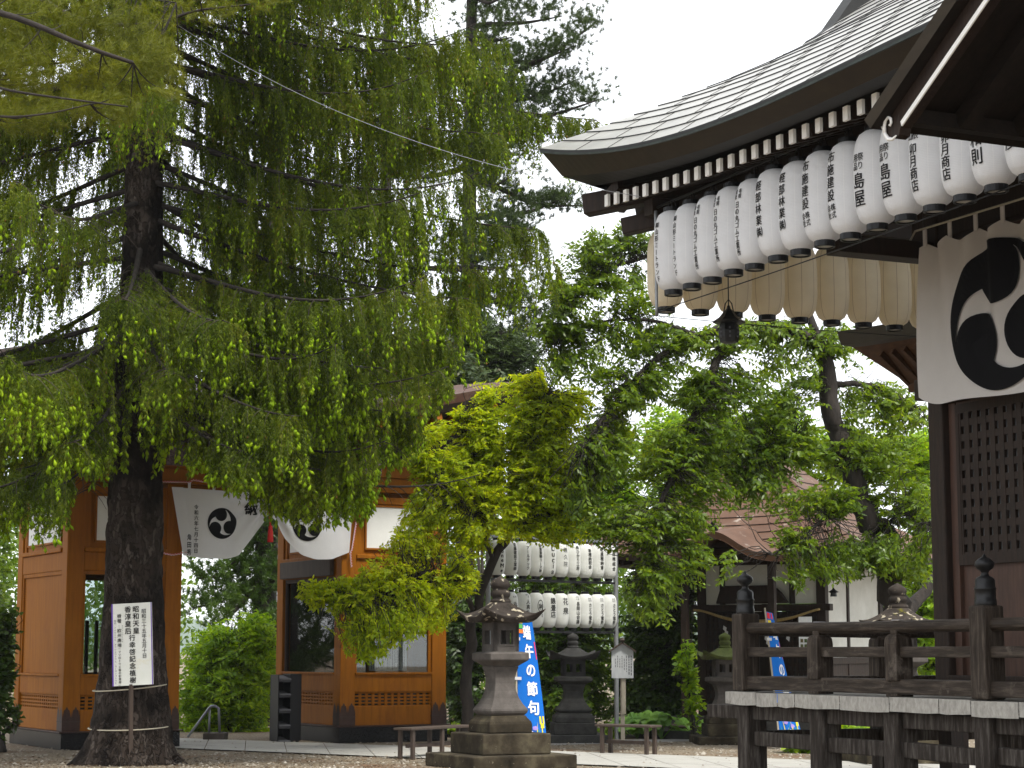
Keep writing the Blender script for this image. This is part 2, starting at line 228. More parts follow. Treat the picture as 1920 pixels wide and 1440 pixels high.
# ------------------------------------------------------------------ object helpers
def link(name, me, material=None, parent=None):
    o = bpy.data.objects.new(name, me); C.objects.link(o)
    if material is not None and me is not None and not me.materials: me.materials.append(material)
    if parent is not None: o.parent = parent
    return o
def tag(o, label=None, cat=None, group=None, kind=None):
    if label: o['label'] = label
    if cat: o['category'] = cat
    if group: o['group'] = group
    if kind: o['kind'] = kind
    return o
def thing(name, label, cat, loc=(0, 0, 0), rz=0, group=None):
    o = bpy.data.objects.new(name, None); C.objects.link(o); o.empty_display_size = .2
    o.location = tuple(float(x) for x in loc); o.rotation_euler = (0, 0, rz); return tag(o, label, cat, group)
class MB:
    def __init__(s): s.v = []; s.f = []
    def add(s, vs, fs):
        n = len(s.v); s.v += [tuple(float(c) for c in v) for v in vs]; s.f += [tuple(i+n for i in f) for f in fs]; return s
    def box(s, x0, x1, y0, y1, z0, z1):
        return s.add([(x0, y0, z0), (x1, y0, z0), (x1, y1, z0), (x0, y1, z0), (x0, y0, z1), (x1, y0, z1), (x1, y1, z1), (x0, y1, z1)],
                     [(3, 2, 1, 0), (4, 5, 6, 7), (0, 1, 5, 4), (1, 2, 6, 5), (2, 3, 7, 6), (3, 0, 4, 7)])
    def beam(s, p, q, w, h, w2=None, h2=None):
        """bar from p to q, width w (sideways) and height h"""
        p = np.array(p, float); q = np.array(q, float); d = q-p; d /= np.linalg.norm(d)
        sd = np.cross(d, [0, 0, 1.0]);
        if np.linalg.norm(sd) < 1e-4: sd = np.array([1.0, 0, 0])
        sd /= np.linalg.norm(sd); up = np.cross(sd, d); vs = []
        for c, ww, hh in ((p, w, h), (q, w2 or w, h2 or h)):
            vs += [c-sd*ww/2-up*hh/2, c+sd*ww/2-up*hh/2, c+sd*ww/2+up*hh/2, c-sd*ww/2+up*hh/2]
        return s.add(vs, [(0, 1, 2, 3), (7, 6, 5, 4), (0, 4, 5, 1), (1, 5, 6, 2), (2, 6, 7, 3), (3, 7, 4, 0)])
    def tube(s, pts, rad, n=8, cap=True):
        pts = np.array(pts, float); m = len(pts); rad = np.full(m, rad) if np.isscalar(rad) else np.array(rad, float)
        d = np.gradient(pts, axis=0); d /= np.linalg.norm(d, axis=1)[:, None]+1e-9
        ref = np.array([0, 0, 1.0]) if abs(d[0][2]) < .9 else np.array([1.0, 0, 0]); vs = []; u = np.cross(d[0], ref)
        for i in range(m):
            u = u-d[i]*(u@d[i]); u /= np.linalg.norm(u)+1e-9; w = np.cross(d[i], u)
            for k in range(n):
                a = 2*math.pi*k/n; vs.append(pts[i]+rad[i]*(math.cos(a)*u+math.sin(a)*w))
        fs = [(i*n+k, i*n+(k+1) % n, (i+1)*n+(k+1) % n, (i+1)*n+k) for i in range(m-1) for k in range(n)]
        if cap: fs += [tuple(range(n))[::-1], tuple((m-1)*n+k for k in range(n))]
        return s.add(vs, fs)
    def lathe(s, prof, n=24, c=(0, 0, 0), phase=0, cap=True, sy=1):
        vs = []; m = len(prof)
        for r, z in prof:
            for k in range(n):
                a = 2*math.pi*k/n+phase; vs.append((c[0]+r*math.cos(a), c[1]+r*sy*math.sin(a), c[2]+z))
        fs = [(i*n+k, i*n+(k+1) % n, (i+1)*n+(k+1) % n, (i+1)*n+k) for i in range(m-1) for k in range(n)]
        if cap: fs += [tuple(range(n))[::-1], tuple((m-1)*n+k for k in range(n))]
        return s.add(vs, fs)
    def grid(s, A, closed=False):
        A = np.array(A, float); r, c = A.shape[:2]
        fs = [(i*c+j, i*c+j+1, (i+1)*c+j+1, (i+1)*c+j) for i in range(r-1) for j in range(c-1)]
        return s.add(A.reshape(-1, 3), fs)
    def prism(s, poly, f0, f1):
        """polygon (u,v) list extruded between the maps f0(u,v) and f1(u,v)"""
        n = len(poly); vs = [f0(*p) for p in poly]+[f1(*p) for p in poly]
        return s.add(vs, [tuple(range(n)), tuple(range(2*n-1, n-1, -1))]+[(i, i+n, (i+1) % n+n, (i+1) % n) for i in range(n)])
    def build(s, name, material, parent=None, smooth=False, bevel=0, seg=2, fix=True):
        me = bpy.data.meshes.new(name); me.from_pydata(s.v, [], s.f); me.update()
        if fix:
            b = bmesh.new(); b.from_mesh(me); bmesh.ops.recalc_face_normals(b, faces=b.faces); b.to_mesh(me); b.free()
        if smooth: me.polygons.foreach_set('use_smooth', [True]*len(me.polygons))
        o = link(name, me, material, parent)
        if bevel:
            md = o.modifiers.new('b', 'BEVEL'); md.width = bevel; md.segments = seg; md.limit_method = 'ANGLE'; md.angle_limit = .6
        return o
def fastmesh(name, V, Fq, material, parent=None):
    """V (N,3), Fq (M,k) index array -> object"""
    V = np.ascontiguousarray(V, np.float32); Fq = np.ascontiguousarray(Fq, np.int32); k = Fq.shape[1]; me = bpy.data.meshes.new(name)
    me.vertices.add(len(V)); me.vertices.foreach_set('co', V.ravel()); me.loops.add(Fq.size); me.loops.foreach_set('vertex_index', Fq.ravel())
    me.polygons.add(len(Fq)); me.polygons.foreach_set('loop_start', np.arange(0, Fq.size, k, dtype=np.int32))
    try: me.polygons.foreach_set('loop_total', np.full(len(Fq), k, np.int32))
    except Exception: pass
    me.update(calc_edges=True); return link(name, me, material, parent)
def copy_tree(o, parent=None):
    c = o.copy(); C.objects.link(c)
    if parent is not None: c.parent = parent
    for ch in list(o.children): copy_tree(ch, c)
    return c
def unit(a): return a/(np.linalg.norm(a, axis=-1, keepdims=True)+1e-9)
# ------------------------------------------------------------------ lettering
_gl = {}
def glyph(ch, bold=.012):
    k = (ch, bold)
    if k in _gl: return _gl[k]
    c = bpy.data.curves.new('lettering_source', 'FONT'); c.body = ch; c.resolution_u = 3; c.offset = bold
    o = bpy.data.objects.new('lettering_source', c); me = o.to_mesh(); b = bmesh.new(); b.from_mesh(me)
    for _ in range(3):
        es = [e for e in b.edges if e.calc_length() > .26]
        if not es: break
        bmesh.ops.subdivide_edges(b, edges=es, cuts=1); bmesh.ops.triangulate(b, faces=b.faces)
    V = np.array([v.co[:2] for v in b.verts]).reshape(-1, 2); b.verts.index_update(); Fc = [tuple(v.index for v in f.verts) for f in b.faces]
    b.free(); o.to_mesh_clear(); bpy.data.objects.remove(o); bpy.data.curves.remove(c)
    if len(V):
        if ord(ch) < 0x2000: ctr = np.array([(V[:, 0].min()+V[:, 0].max())/2, .33])
        else: ctr = np.array([.463, .35])
        V = V-ctr
        if ch in 'ー()()': V = np.stack([V[:, 1], -V[:, 0]], 1) if ch != 'ー' else np.stack([-V[:, 1], -V[:, 0]], 1)
    _gl[k] = (V, Fc); return _gl[k]
class Text:
    """flat lettering, later mapped onto a surface; heavier brush strokes are stacked copies a hair apart"""
    def __init__(s, bold=.012): s.V = []; s.F = []; s.Z = []; s.n = 0; s.bold = bold
    def put(s, ch, x, y, size, sx=1.0, bold=None):
        V, Fc = glyph(ch, 0.0)
        if not len(V): return
        b = s.bold if bold is None else bold
        for i, (dx, dy) in enumerate([(0, 0)] if b <= .004 else [(b, b*.3), (-b, -b*.3), (0, b*.7), (0, -b*.7), (b*.6, -b*.5)]):
            s.V.append((V+np.array([dx, dy]))*np.array([size*sx, size])/.93+np.array([x, y])); s.Z.append(np.full(len(V), i*.0005)); s.F += [tuple(j+s.n for j in f) for f in Fc]; s.n += len(V)
    def col(s, text, x, top, size, pitch=None, sx=1.0, bold=None):
        pitch = pitch or size*1.08
        for i, ch in enumerate(text): s.put(ch, x, top-size/2-i*pitch, size, sx, bold)
    def shape(s, pts, fs): s.V.append(np.array(pts)); s.Z.append(np.full(len(pts), .0005*(len(s.V) % 7))); s.F += [tuple(i+s.n for i in f) for f in fs]; s.n += len(pts)
    def build(s, name, material, parent, fn):
        V = np.concatenate(s.V); Z = np.concatenate(s.Z)[:, None]; x, y = V[:, 0], V[:, 1]; P0 = fn(x, y); e = .002; nrm = unit(np.cross(fn(x+e, y)-P0, fn(x, y+e)-P0)); W_ = P0+nrm*Z
        me = bpy.data.meshes.new(name); me.from_pydata([tuple(map(float, r)) for r in W_], [], s.F); me.update()
        return link(name, me, material, parent)
def disc(cx, cy, r, n=40): return [(cx+r*math.cos(2*math.pi*i/n), cy+r*math.sin(2*math.pi*i/n)) for i in range(n)]
def tomoe(t, cx, cy, R, rot=90, sx=1):
    """three commas: round head, tail running counter-clockwise along the rim"""
    for k in range(3):
        a0 = math.radians(rot+120*k); rh = .40*R; d = .545*R
        hx, hy = d*math.cos(a0), d*math.sin(a0)
        # head as fan rings
        n = 36; rings = 4; pts = [(cx+sx*hx, cy+hy)]; fs = []
        for j in range(1, rings+1):
            pts += [(cx+sx*(hx+rh*j/rings*math.cos(2*math.pi*i/n)), cy+hy+rh*j/rings*math.sin(2*math.pi*i/n)) for i in range(n)]
        fs = [(0, 1+i, 1+(i+1) % n) for i in range(n)]
        for j in range(rings-1):
            fs += [(1+j*n+i, 1+(j+1)*n+i, 1+(j+1)*n+(i+1) % n, 1+j*n+(i+1) % n) for i in range(n)]
        t.shape(pts, fs)
        m = 30; pts = []; tot = math.radians(126)
        for i in range(m+1):
            u = i/m; a = a0-.12+u*(tot+.12); ro = .955*R; w = .66*R*(1-u)**1.25
            pts += [(cx+sx*ro*math.cos(a), cy+ro*math.sin(a)), (cx+sx*(ro-w*.5)*math.cos(a), cy+(ro-w*.5)*math.sin(a)), (cx+sx*(ro-w)*math.cos(a), cy+(ro-w)*math.sin(a))]
        fs = [f for i in range(m) for f in ((3*i, 3*i+3, 3*i+4, 3*i+1), (3*i+1, 3*i+4, 3*i+5, 3*i+2))]
        t.shape(pts, fs)
# ================================================================== SETTING
g = MB(); g.add([(-4000, -60, 0), (4000, -60, 0), (4000, 6000, 0), (-4000, 6000, 0)], [(0, 1, 2, 3)])
tag(g.build('ground', M['gravel']), 'tan gravel ground of the precinct', kind='structure')
def sheet(name, pts, z, m, label): tag(MB().add([(p[0], p[1], z) for p in pts], [tuple(range(len(pts)))]).build(name, m, fix=False), label, kind='structure')
pA, pB = G(480, 1391), G(1080, 1412); pC, pD = G(480, 1411), G(750, 1422)
dA = unit(pB-pA); dC = unit(pD-pC)
# paved approach as slabs with joints
mb = MB(); nS = 24; a0 = pA-dA*4.5; a1 = pA+dA*16; c0 = pC-dC*4.5; c1 = pC+dC*16
for i in range(nS):
    for j in range(3):
        u0, u1 = i/nS+.0004, (i+1)/nS-.0004; v0, v1 = j/3+.002, (j+1)/3-.002
        q = lambda u, v: (a0*(1-u)+a1*u)*(1-v)+(c0*(1-u)+c1*u)*v
        ps = [q(u0, v0), q(u1, v0), q(u1, v1), q(u0, v1)]; mb.add([(p[0], p[1], .02+.002*random.random()) for p in ps], [(0, 1, 2, 3)])
tag(mb.build('stone_path', M['paving'], fix=False), 'pale stone paved approach between gate and hall', kind='structure')
sheet('side_path', [G(1030, 1398), G(1030, 1390), G(1375, 1384), G(1375, 1388)], .006, M['greypave'], 'grey paved side path to the small shrine')
kb = MB(); k0, k1 = G(1165, 1383), G(1500, 1392); kb.beam((k0[0], k0[1], .07), (k1[0], k1[1], .07), .16, .14); tag(kb.build('path_kerb', M['stone_dark'], bevel=.01), 'dark stone kerb by the shrubs', kind='structure')
# wooded ridge far away
hs = []; xs = np.linspace(-1400, 500, 60)
prof = 40+18*np.sin(xs/170.)+9*np.sin(xs/57.+1)-(xs+300)*.012
for yy, f in ((1700, 0), (1900, .55), (2150, .9), (2450, 1.0), (2900, .6)): hs.append([(x*(yy/1900), yy, max(0, p*f*(1+.1*math.sin(x/31.+yy))*1.25)) for x, p in zip(xs, prof)])
tag(MB().grid(hs).build('hills', M['hill'], smooth=True), 'distant wooded hills seen through the gate', kind='structure')
# ================================================================== WORSHIP HALL (local: a along the front toward camera, b inward, z)
H = Frame((2.115, 18.0), math.radians(-66))
hall = thing('worship_hall', 'dark timber worship hall with upturned grey metal roof, veranda and white tipped rafters', 'shrine hall', (2.115, 18.0, 0), H.ang)
upf = lambda d: max(0, 1-d/5.0)**2.4
A1, B1 = 10.0, 9.0; CE = -1.4
def ring(s, zf, n=44):
    c = CE+s; L = []
    for k in range(n, -1, -1):
        u = (k/n)**1.6; a = c+(A1-c)*u; L.append((a, c, zf(a-c)))
    for k in range(1, n+1):
        u = (k/n)**1.6; b = c+(B1-c)*u; L.append((c, b, zf(b-c)))
    return L
def rooftop(s): dec = max(0, 1-s/1.75)**1.1; zz = 5.73+.735*s+.03*max(0, s-1.5)**2; return lambda d: zz+.61*upf(d)*dec
rt = MB(); rz_ = MB(); s = 0; rows = []
while s < 4.6:
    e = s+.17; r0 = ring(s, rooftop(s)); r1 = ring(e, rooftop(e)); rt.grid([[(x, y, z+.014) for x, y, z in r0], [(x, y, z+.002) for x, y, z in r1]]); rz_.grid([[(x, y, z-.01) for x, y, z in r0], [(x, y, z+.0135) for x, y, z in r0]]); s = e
roof = rt.build('roof', M['roofmetal'], hall, fix=False)
# standing seams across the courses (staggered)
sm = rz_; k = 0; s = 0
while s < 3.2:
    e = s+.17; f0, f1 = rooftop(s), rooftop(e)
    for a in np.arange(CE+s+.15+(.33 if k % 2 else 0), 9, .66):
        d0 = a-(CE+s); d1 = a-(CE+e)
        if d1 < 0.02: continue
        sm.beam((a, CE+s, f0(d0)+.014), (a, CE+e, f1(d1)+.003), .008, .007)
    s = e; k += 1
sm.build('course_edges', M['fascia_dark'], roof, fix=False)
F_ = lambda z0, k: (lambda d: z0+k*upf(d))
rg = [ring(0, F_(5.745, .61)), ring(0.005, F_(5.70, .61)), ring(.022, F_(5.70, .60)), ring(.165, F_(5.605, .45)), ring(.185, F_(5.615, .44)), ring(.38, F_(5.62, .31)), ring(.385, F_(5.68, .31))]
for i, nme, m in ((0, 'eave_trim', 'patina'), (2, 'eave_fascia', 'fascia'), (4, 'eave_board', 'fascia_dark')):
    j = {0: 3, 2: 4, 4: 7}[i]; MB().grid(rg[i:j]).build(nme, M[m], hall, fix=False)
# soffit
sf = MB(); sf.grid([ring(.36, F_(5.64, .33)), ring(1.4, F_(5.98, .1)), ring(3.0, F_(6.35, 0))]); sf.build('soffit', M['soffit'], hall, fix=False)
# rafters with white painted ends
raft = MB(); ends = []
for k in range(46):
    a = -.93+.192*k; z = 5.555+.25*upf(a+1.4)
    inner = min(2.0, max(-.6, a+.0))
    raft.beam((a, -.975, z), (a, inner, z+.30*(inner+1)), .062, .11)
    e = MB(); e.box(a-.033, a+.033, -1.012, -.985, z-.058, z+.054); ends.append(e)
for k in range(34):
    b = -.93+.192*k; z = 5.555+.25*upf(b+1.4); inner = min(1.6, max(-.6, b)); raft.beam((-.975, b, z), (inner, b, z+.30*(inner+1)), .062, .11)
raft.build('rafters', M['darkwood'], hall)
for e in ends[:34]: e.build('rafter_end', M['whitetip'], hall)
hr = MB(); hr.beam((-1.07, -1.07, 5.74), (.3, .3, 5.95), .17, .20); hr.beam((-.80, -.80, 5.50), (.3, .3, 5.72), .14, .16); hr.build('hip_rafter', M['darkwood'], hall, bevel=.012)
# eave purlins and bracket arms
be = MB(); be.box(-.75, 9, -.47, -.30, 5.52, 5.68); be.box(-.47, -.30, -.75, 8, 5.54, 5.69); be.box(1.0, 9, 1.21, 1.43, 5.13, 5.62); be.box(1.14, 1.36, .2, 8, 4.95, 5.11)
for a in (.3, 1.9, 3.5, 5.1): be.box(a-.07, a+.07, -.5, 1.3, 5.50, 5.62)
be.build('eave_beams', M['darkwood'], hall, bevel=.008)
# irimoya gable above the hip
sec = [(.45, 7.09), (.468, 7.127), (.56, 7.185), (.646, 7.255), (.76, 7.41), (.891, 7.587), (1.1, 7.84), (1.5, 8.25), (2.2, 8.85), (3.0, 9.5)]; rfz = lambda b: 5.73+.735*(b+1.4)-.03
gb = MB()
for a_ in (.46, .70): gb.grid([[(a_, b, z) for b, z in sec], [(a_, b, min(z-.02, rfz(b))) for b, z in sec]])
gb.grid([[(.46, b, z) for b, z in sec], [(.70, b, z) for b, z in sec]]); gb.box(.46, .70, .44, .47, 7.0, 7.10); gb.build('descending_ridge', M['fascia_dark'], hall, fix=False)
# walls, pillars, lattice
pm = MB(); pm.box(1.19, 1.40, 1.19, 1.40, 1.15, 5.46); pm.build('pillar', M['darkwood'], hall, bevel=.02)
pm = MB(); pm.box(4.9, 5.1, 1.19, 1.40, 1.15, 5.13); pm.build('pillar', M['darkwood'], hall, bevel=.02)
wl = MB(); wl.box(1.405, 1.50, 1.26, 1.36, 1.15, 5.1); wl.box(1.50, 4.9, 1.27, 1.35, 3.62, 5.1); wl.box(1.50, 4.9, 1.30, 1.36, 1.20, 2.26); wl.box(5.1, 9, 1.3, 1.36, 1.15, 5.1); wl.box(1.27, 1.33, 1.40, 7, 1.15, 4.95)
wl.build('wall_boards', mat('wall_boards', [(.3, (.035, .016, .010)), (.7, (.075, .036, .022))], scale=4, stretch=(6, 6, .8), rough=.6, bump=.4), hall)
lt = MB(); la0, la1, lz0, lz1 = 1.50, 4.9, 2.26, 3.62; p_a, p_z = .118, .128
for k in range(int((la1-la0)/p_a)+1): a = la0+k*p_a; lt.box(a, a+.066, 1.262, 1.292, lz0, lz1)
for k in range(int((lz1-lz0)/p_z)+1): z = lz0+.03+k*p_z; lt.box(la0, la1, 1.266, 1.288, z, z+.062)
lt.box(la0, la1, 1.255, 1.30, lz0-.02, lz0+.07); lt.box(la0, la0+.045, 1.257, 1.30, lz0, lz1); lt.box(la0, la1, 1.256, 1.30, lz1-.06, lz1+.02)
lt.build('lattice_panel', M['darkwood'], hall)
MB().box(1.5, 4.9, 1.335, 1.35, 2.2, 3.64).build('lattice_backing', mat('grey_shoji', [(.3, (.17, .19, .21)), (.7, (.29, .31, .33))], scale=2, rough=.8, bump=0), hall)
for nm, q in (('tie_beam', (.93, 1.19, 1.24, 1.36, 3.74, 3.93)), ('lintel', (1.40, 4.9, 1.215, 1.27, 3.66, 3.80)), ('ground_sill', (1.40, 6, 1.17, 1.26, 1.15, 1.30)), ('threshold', (1.3, 4.6, 1.0, 1.12, 1.15, 1.24))): MB().box(*q).build(nm, M['darkwood'], hall, bevel=.01)
# veranda: planks, posts, beams
pk = MB(); edges = [-.16, .377, .732, 1.007, 1.70, 2.402, 3.05, 3.444, 4.0, 4.6, 5.2, 5.9, 6.6, 7.4]
for e0, e1 in zip(edges, edges[1:]):
    nsub = 4; d = random.uniform(-.008, .008)
    cols = []
    for j in range(nsub+1):
        a = e0+.004+(e1-e0-.008)*j/nsub; cols.append((a, 1.034+d-.006*math.sin(math.pi*j/nsub)+random.uniform(-.004, .004)))
    rowb = [[(a, -.13, 1.143+d*.5) for a, z in cols], [(a, -.13, z) for a, z in cols], [(a, 1.3, z) for a, z in cols], [(a, 1.3, 1.143+d*.5) for a, z in cols], [(a, -.13, 1.143+d*.5) for a, z in cols]]
    pk.grid(rowb)
for e0 in np.arange(1.31, 6, .32): pk.box(-.14, 1.18, e0, e0+.312, 1.03, 1.143+random.uniform(-.004, .004))
pk.build('floor_planks', M['plank'], hall)
def vp(a, b): m = MB(); m.box(a-.10, a+.10, b-.10, b+.10, 0, 1.028); m.build('veranda_post', M['postwood'], hall, bevel=.018)
for a in (.05, 1.25, 2.33, 3.5, 4.7, 5.9, 7.1): vp(a, .02)
for b in (1.45, 2.9): vp(.05, b)
vb = MB()
for (x0, x1) in ((.15, 1.15), (1.35, 2.23), (2.43, 3.4), (3.6, 4.6), (4.8, 5.8)):
    vb.box(x0, x1, -.03, .07, .90, 1.025); vb.beam((x0, .02, .735+random.uniform(-.01, .01)), (x1, .02, .725+random.uniform(-.02, .01)), .09, .125)
vb.box(-.62, -.05, -.06, .08, .90, 1.02); vb.box(-.03, .10, .12, 5, .88, 1.02); vb.box(0, .10, .12, 5, .68, .80); vb.build('veranda_beam', M['postwood'], hall, bevel=.01)
for a in (1.3, 2.5, 3.7): MB().box(a-.09, a+.09, 1.2, 1.38, 0, 1.1).build('foundation_post', M['darkwood'], hall)
# railing
rail = MB(); rail.tube([(.06, 0, 1.712), (1.2, 0, 1.700), (2.3, 0, 1.695), (3.38, 0, 1.70)], .05, 14); rail.tube([(3.58, 0, 1.70), (6.8, 0, 1.70)], .05, 14); rail.tube([(0, .1, 1.69), (0, 1.45, 1.675), (0, 4, 1.68)], .05, 14)
rl = thing('railing', None, None); rl.parent = hall
rail.build('top_rail', M['rail'], rl, smooth=False)
r2 = MB(); r2.box(.08, 3.40, -.042, .042, 1.455, 1.540); r2.box(3.58, 6.8, -.042, .042, 1.455, 1.54); r2.box(-.04, .04, .1, 4, 1.452, 1.535); r2.build('middle_rail', M['rail'], rl, bevel=.008)
r3 = MB(); r3.box(.08, 3.40, -.052, .052, 1.165, 1.285); r3.box(3.58, 6.8, -.052, .052, 1.165, 1.285); r3.box(-.05, .05, .1, 4, 1.16, 1.28); r3.build('bottom_rail', M['rail'], rl, bevel=.012)
def newel(a, b):
    m = MB(); m.lathe([(.098, 1.146), (.098, 1.80), (.088, 1.84)], 4, (a, b, 0), math.pi/4); 
    m = MB(); m.box(a-.095, a+.095, b-.095, b+.095, 1.147, 1.842); m.build('newel_post', M['railpost'], rl, bevel=.02, seg=3)
    m = MB(); m.lathe([(.080, 1.838), (.083, 1.845), (.083, 1.885), (.078, 1.89), (.078, 1.955), (.083, 1.96), (.083, 1.972), (.074, 1.978), (.074, 2.03), (.062, 2.048), (.034, 2.062), (.027, 2.085), (.036, 2.10), (.062, 2.118), (.074, 2.142), (.070, 2.166), (.045, 2.188), (.018, 2.203), (.006, 2.225), (.0, 2.228)], 24, (a, b, 0), cap=False); m.build('newel_cap', M['blackmetal'], rl, smooth=True)
for a in (0, 3.49, 6.95): newel(a, 0)
def baluster(a, b):
    m = MB(); m.lathe([(.088, 1.27), (.088, 1.555), (.091, 1.56), (.088, 1.565), (.083, 1.61), (.066, 1.635), (.040, 1.645)], 4, (a, b, 0), math.pi/4); m.box(a-.035, a+.035, b-.035, b+.035, 1.64, 1.675); m.box(a-.06, a+.06, b-.06, b+.06, 1.147, 1.17)
    m.v = [(a+(x-a)*1.30, b+(y-b)*1.30, z) for x, y, z in m.v]; m.build('baluster', M['railpost'], rl, bevel=.008)
    MB().box(a-.055, a+.055, b-.025, b+.025, 1.748, 1.753).build('rail_strap', M['wire'], rl)
for a in (1.22, 2.36, 4.7, 5.9): baluster(a, 0)
baluster(0, 1.45)
# kohai porch roof in front (gable facing out, far slope seen from below)
A0 = 5.863
def kz(a): return 4.68+.603*(a-A0)+.02*max(0, a-7.4)**2
aa = np.linspace(A0, 9.2, 12)
top = [[(a, b, kz(a)) for a in aa] for b in (-2.6, -1.0, 1.5)]; bot = [[(a+.035, b+(.02 if b < -2 else 0), kz(a)-.06) for a in aa] for b in (-2.6, -1.0, 1.5)]
kr = MB(); kr.grid(top); kr.grid([top[0], bot[0]]); kr.grid([[r[0] for r in top], [r[0] for r in bot]]); kr.grid([[(18.4-x, y, z) for x, y, z in r] for r in top]); kr.build('porch_roof', M['fascia'], hall, fix=False)
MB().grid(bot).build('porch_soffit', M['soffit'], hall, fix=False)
a2 = np.linspace(5.99, 9.2, 14)
bb = MB(); up = [(a, kz(a)-.055) for a in a2]; lo = [(a+.10, kz(a+.10)-.228) for a in a2]
poly = [(5.935, kz(5.99)-.13)]+up+lo[::-1]+[(6.075, 4.548), (6.03, 4.535), (5.975, 4.56), (5.93, 4.61)]
bb.prism(poly, lambda u, v: (u, -2.50, v), lambda u, v: (u, -2.42, v)); bb.build('bargeboard', M['darkwood'], hall)
wlm = MB(); wl_ = [(a+.115, kz(a+.115)-.206) for a in a2]
wlm.prism(wl_+[(u+.010, v-.030) for u, v in wl_[::-1]], lambda u, v: (u, -2.509, v), lambda u, v: (u, -2.499, v)); wlm.build('bargeboard_line', M['whitetip'], hall)
cx, cz = 5.995, 4.622
sw = MB(); sw.tube([(5.918, -2.513, cz+.012), (5.94, -2.513, cz-.01), (5.955, -2.513, cz-.05), (5.985, -2.513, cz-.083), (6.03, -2.513, cz-.092), (6.065, -2.513, cz-.078)], [.005, .010, .012, .012, .010, .004], 8)
sw.tube([(5.950, -2.514, cz-.04), (5.948, -2.514, cz+.005), (5.962, -2.514, cz+.040), (5.99, -2.514, cz+.052), (6.015, -2.514, cz+.038), (6.02, -2.514, cz+.012), (6.008, -2.514, cz-.004), (5.996, -2.514, cz+.004)], [.011, .011, .011, .010, .009, .008, .007, .005], 8)
sw.build('carved_scroll', M['whitetip'], hall, smooth=True)
for b in (-2.05, -1.62, -1.19, -.76, -.33):
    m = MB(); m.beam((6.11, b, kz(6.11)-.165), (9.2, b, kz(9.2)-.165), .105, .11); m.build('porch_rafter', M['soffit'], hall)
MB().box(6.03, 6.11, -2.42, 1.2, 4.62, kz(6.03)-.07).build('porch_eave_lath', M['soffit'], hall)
MB().box(7.35, 9, -2.2, -1.96, 4.75, 5.02).build('porch_beam', M['darkwood'], hall)
MB().box(7.35, 7.6, -2.2, -1.96, 0, 4.75).build('porch_pillar', M['darkwood'], hall)
# side wing roof at the rear
wg = thing('rear_wing_roof', 'smaller dark eave with brown rafters jutting out behind the hall corner', 'roof', H.w(0, 0), H.ang)
w0, w1 = -2.95, 1.2
def wz(b): return 4.98+.16*(b-3)
pr = [(3.0, 0), (3.02, -.10), (3.35, -.32)]
m = MB(); m.grid([[(a, 3.0, 4.97+.10*upf((a-w0)*1.6)) for a in np.linspace(w0, w1, 12)], [(a, 6.5, wz(6.5)) for a in np.linspace(w0, w1, 12)]]); m.grid([[(w0, 3, 5.07), (w0, 6.5, wz(6.5))], [(w0+.05, 3.02, 4.93), (w0+.05, 6.5, wz(6.5)-.15)]])
m.build('roof', M['roofmetal'], wg, fix=False)
aw = np.linspace(w0, w1, 12); eu = [.10*upf((a-w0)*1.6) for a in aw]
def band(db, dz, dx, keep=1.0): return [(max(a, w0+dx), 3.0+db, 4.97+e*keep+dz) for a, e in zip(aw, eu)]
m = MB(); m.grid([band(0, .0, 0), band(.015, -.16, .05), band(.10, -.19, .14)]); m.grid([[(w0, 3, 5.07), (w0, 6.5, wz(6.5)+.0)], [(w0+.05, 3.015, 4.91), (w0+.05, 6.5, wz(6.5)-.06)], [(w0+.14, 3.10, 4.88), (w0+.14, 6.5, wz(6.5)-.09)]]); m.build('eave_fascia', M['fascia'], wg, fix=False)
brn = mat('warm_brown_wood', [(.3, (.040, .019, .009)), (.7, (.085, .042, .020))], scale=4, stretch=(2, 5, 5), rough=.7, bump=.3, spec=.2)
m = MB(); m.grid([band(.10, -.19, .14), [(max(a, w0+.66), 3.55, 4.38) for a in aw]]); m.grid([[(w0+.14, 3.10, 4.88), (w0+.14, 6.5, wz(6.5)-.09)], [(w0+.66, 3.55, 4.38), (w0+.66, 6.4, 4.6)]]); m.grid([[(w0+.66, 3.55, 4.38), (w1, 3.55, 4.38)], [(w0+.66, 6.4, 4.6), (w1, 6.4, 4.6)]]); m.build('soffit', brn, wg, fix=False)
for k in range(14):
    a = w0+.62+k*.22; m = MB(); m.beam((a, 3.14, 4.74), (a, 3.55, 4.42), .06, .07); m.build('rafter', brn, wg)
m = MB(); m.box(w0+.62, w1, 3.50, 3.62, 4.33, 4.42)
m.box(-1.75, -1.68, 3.5, 3.57, 4.12, 4.33); m.build('eave_beam', brn, wg)
m = MB(); m.box(-.9, 1.2, 4.4, 4.5, 0, 5.0); m.box(-1.0, -.8, 4.3, 4.5, 0, 4.9); m.build('wall', M['darkwood'], wg)
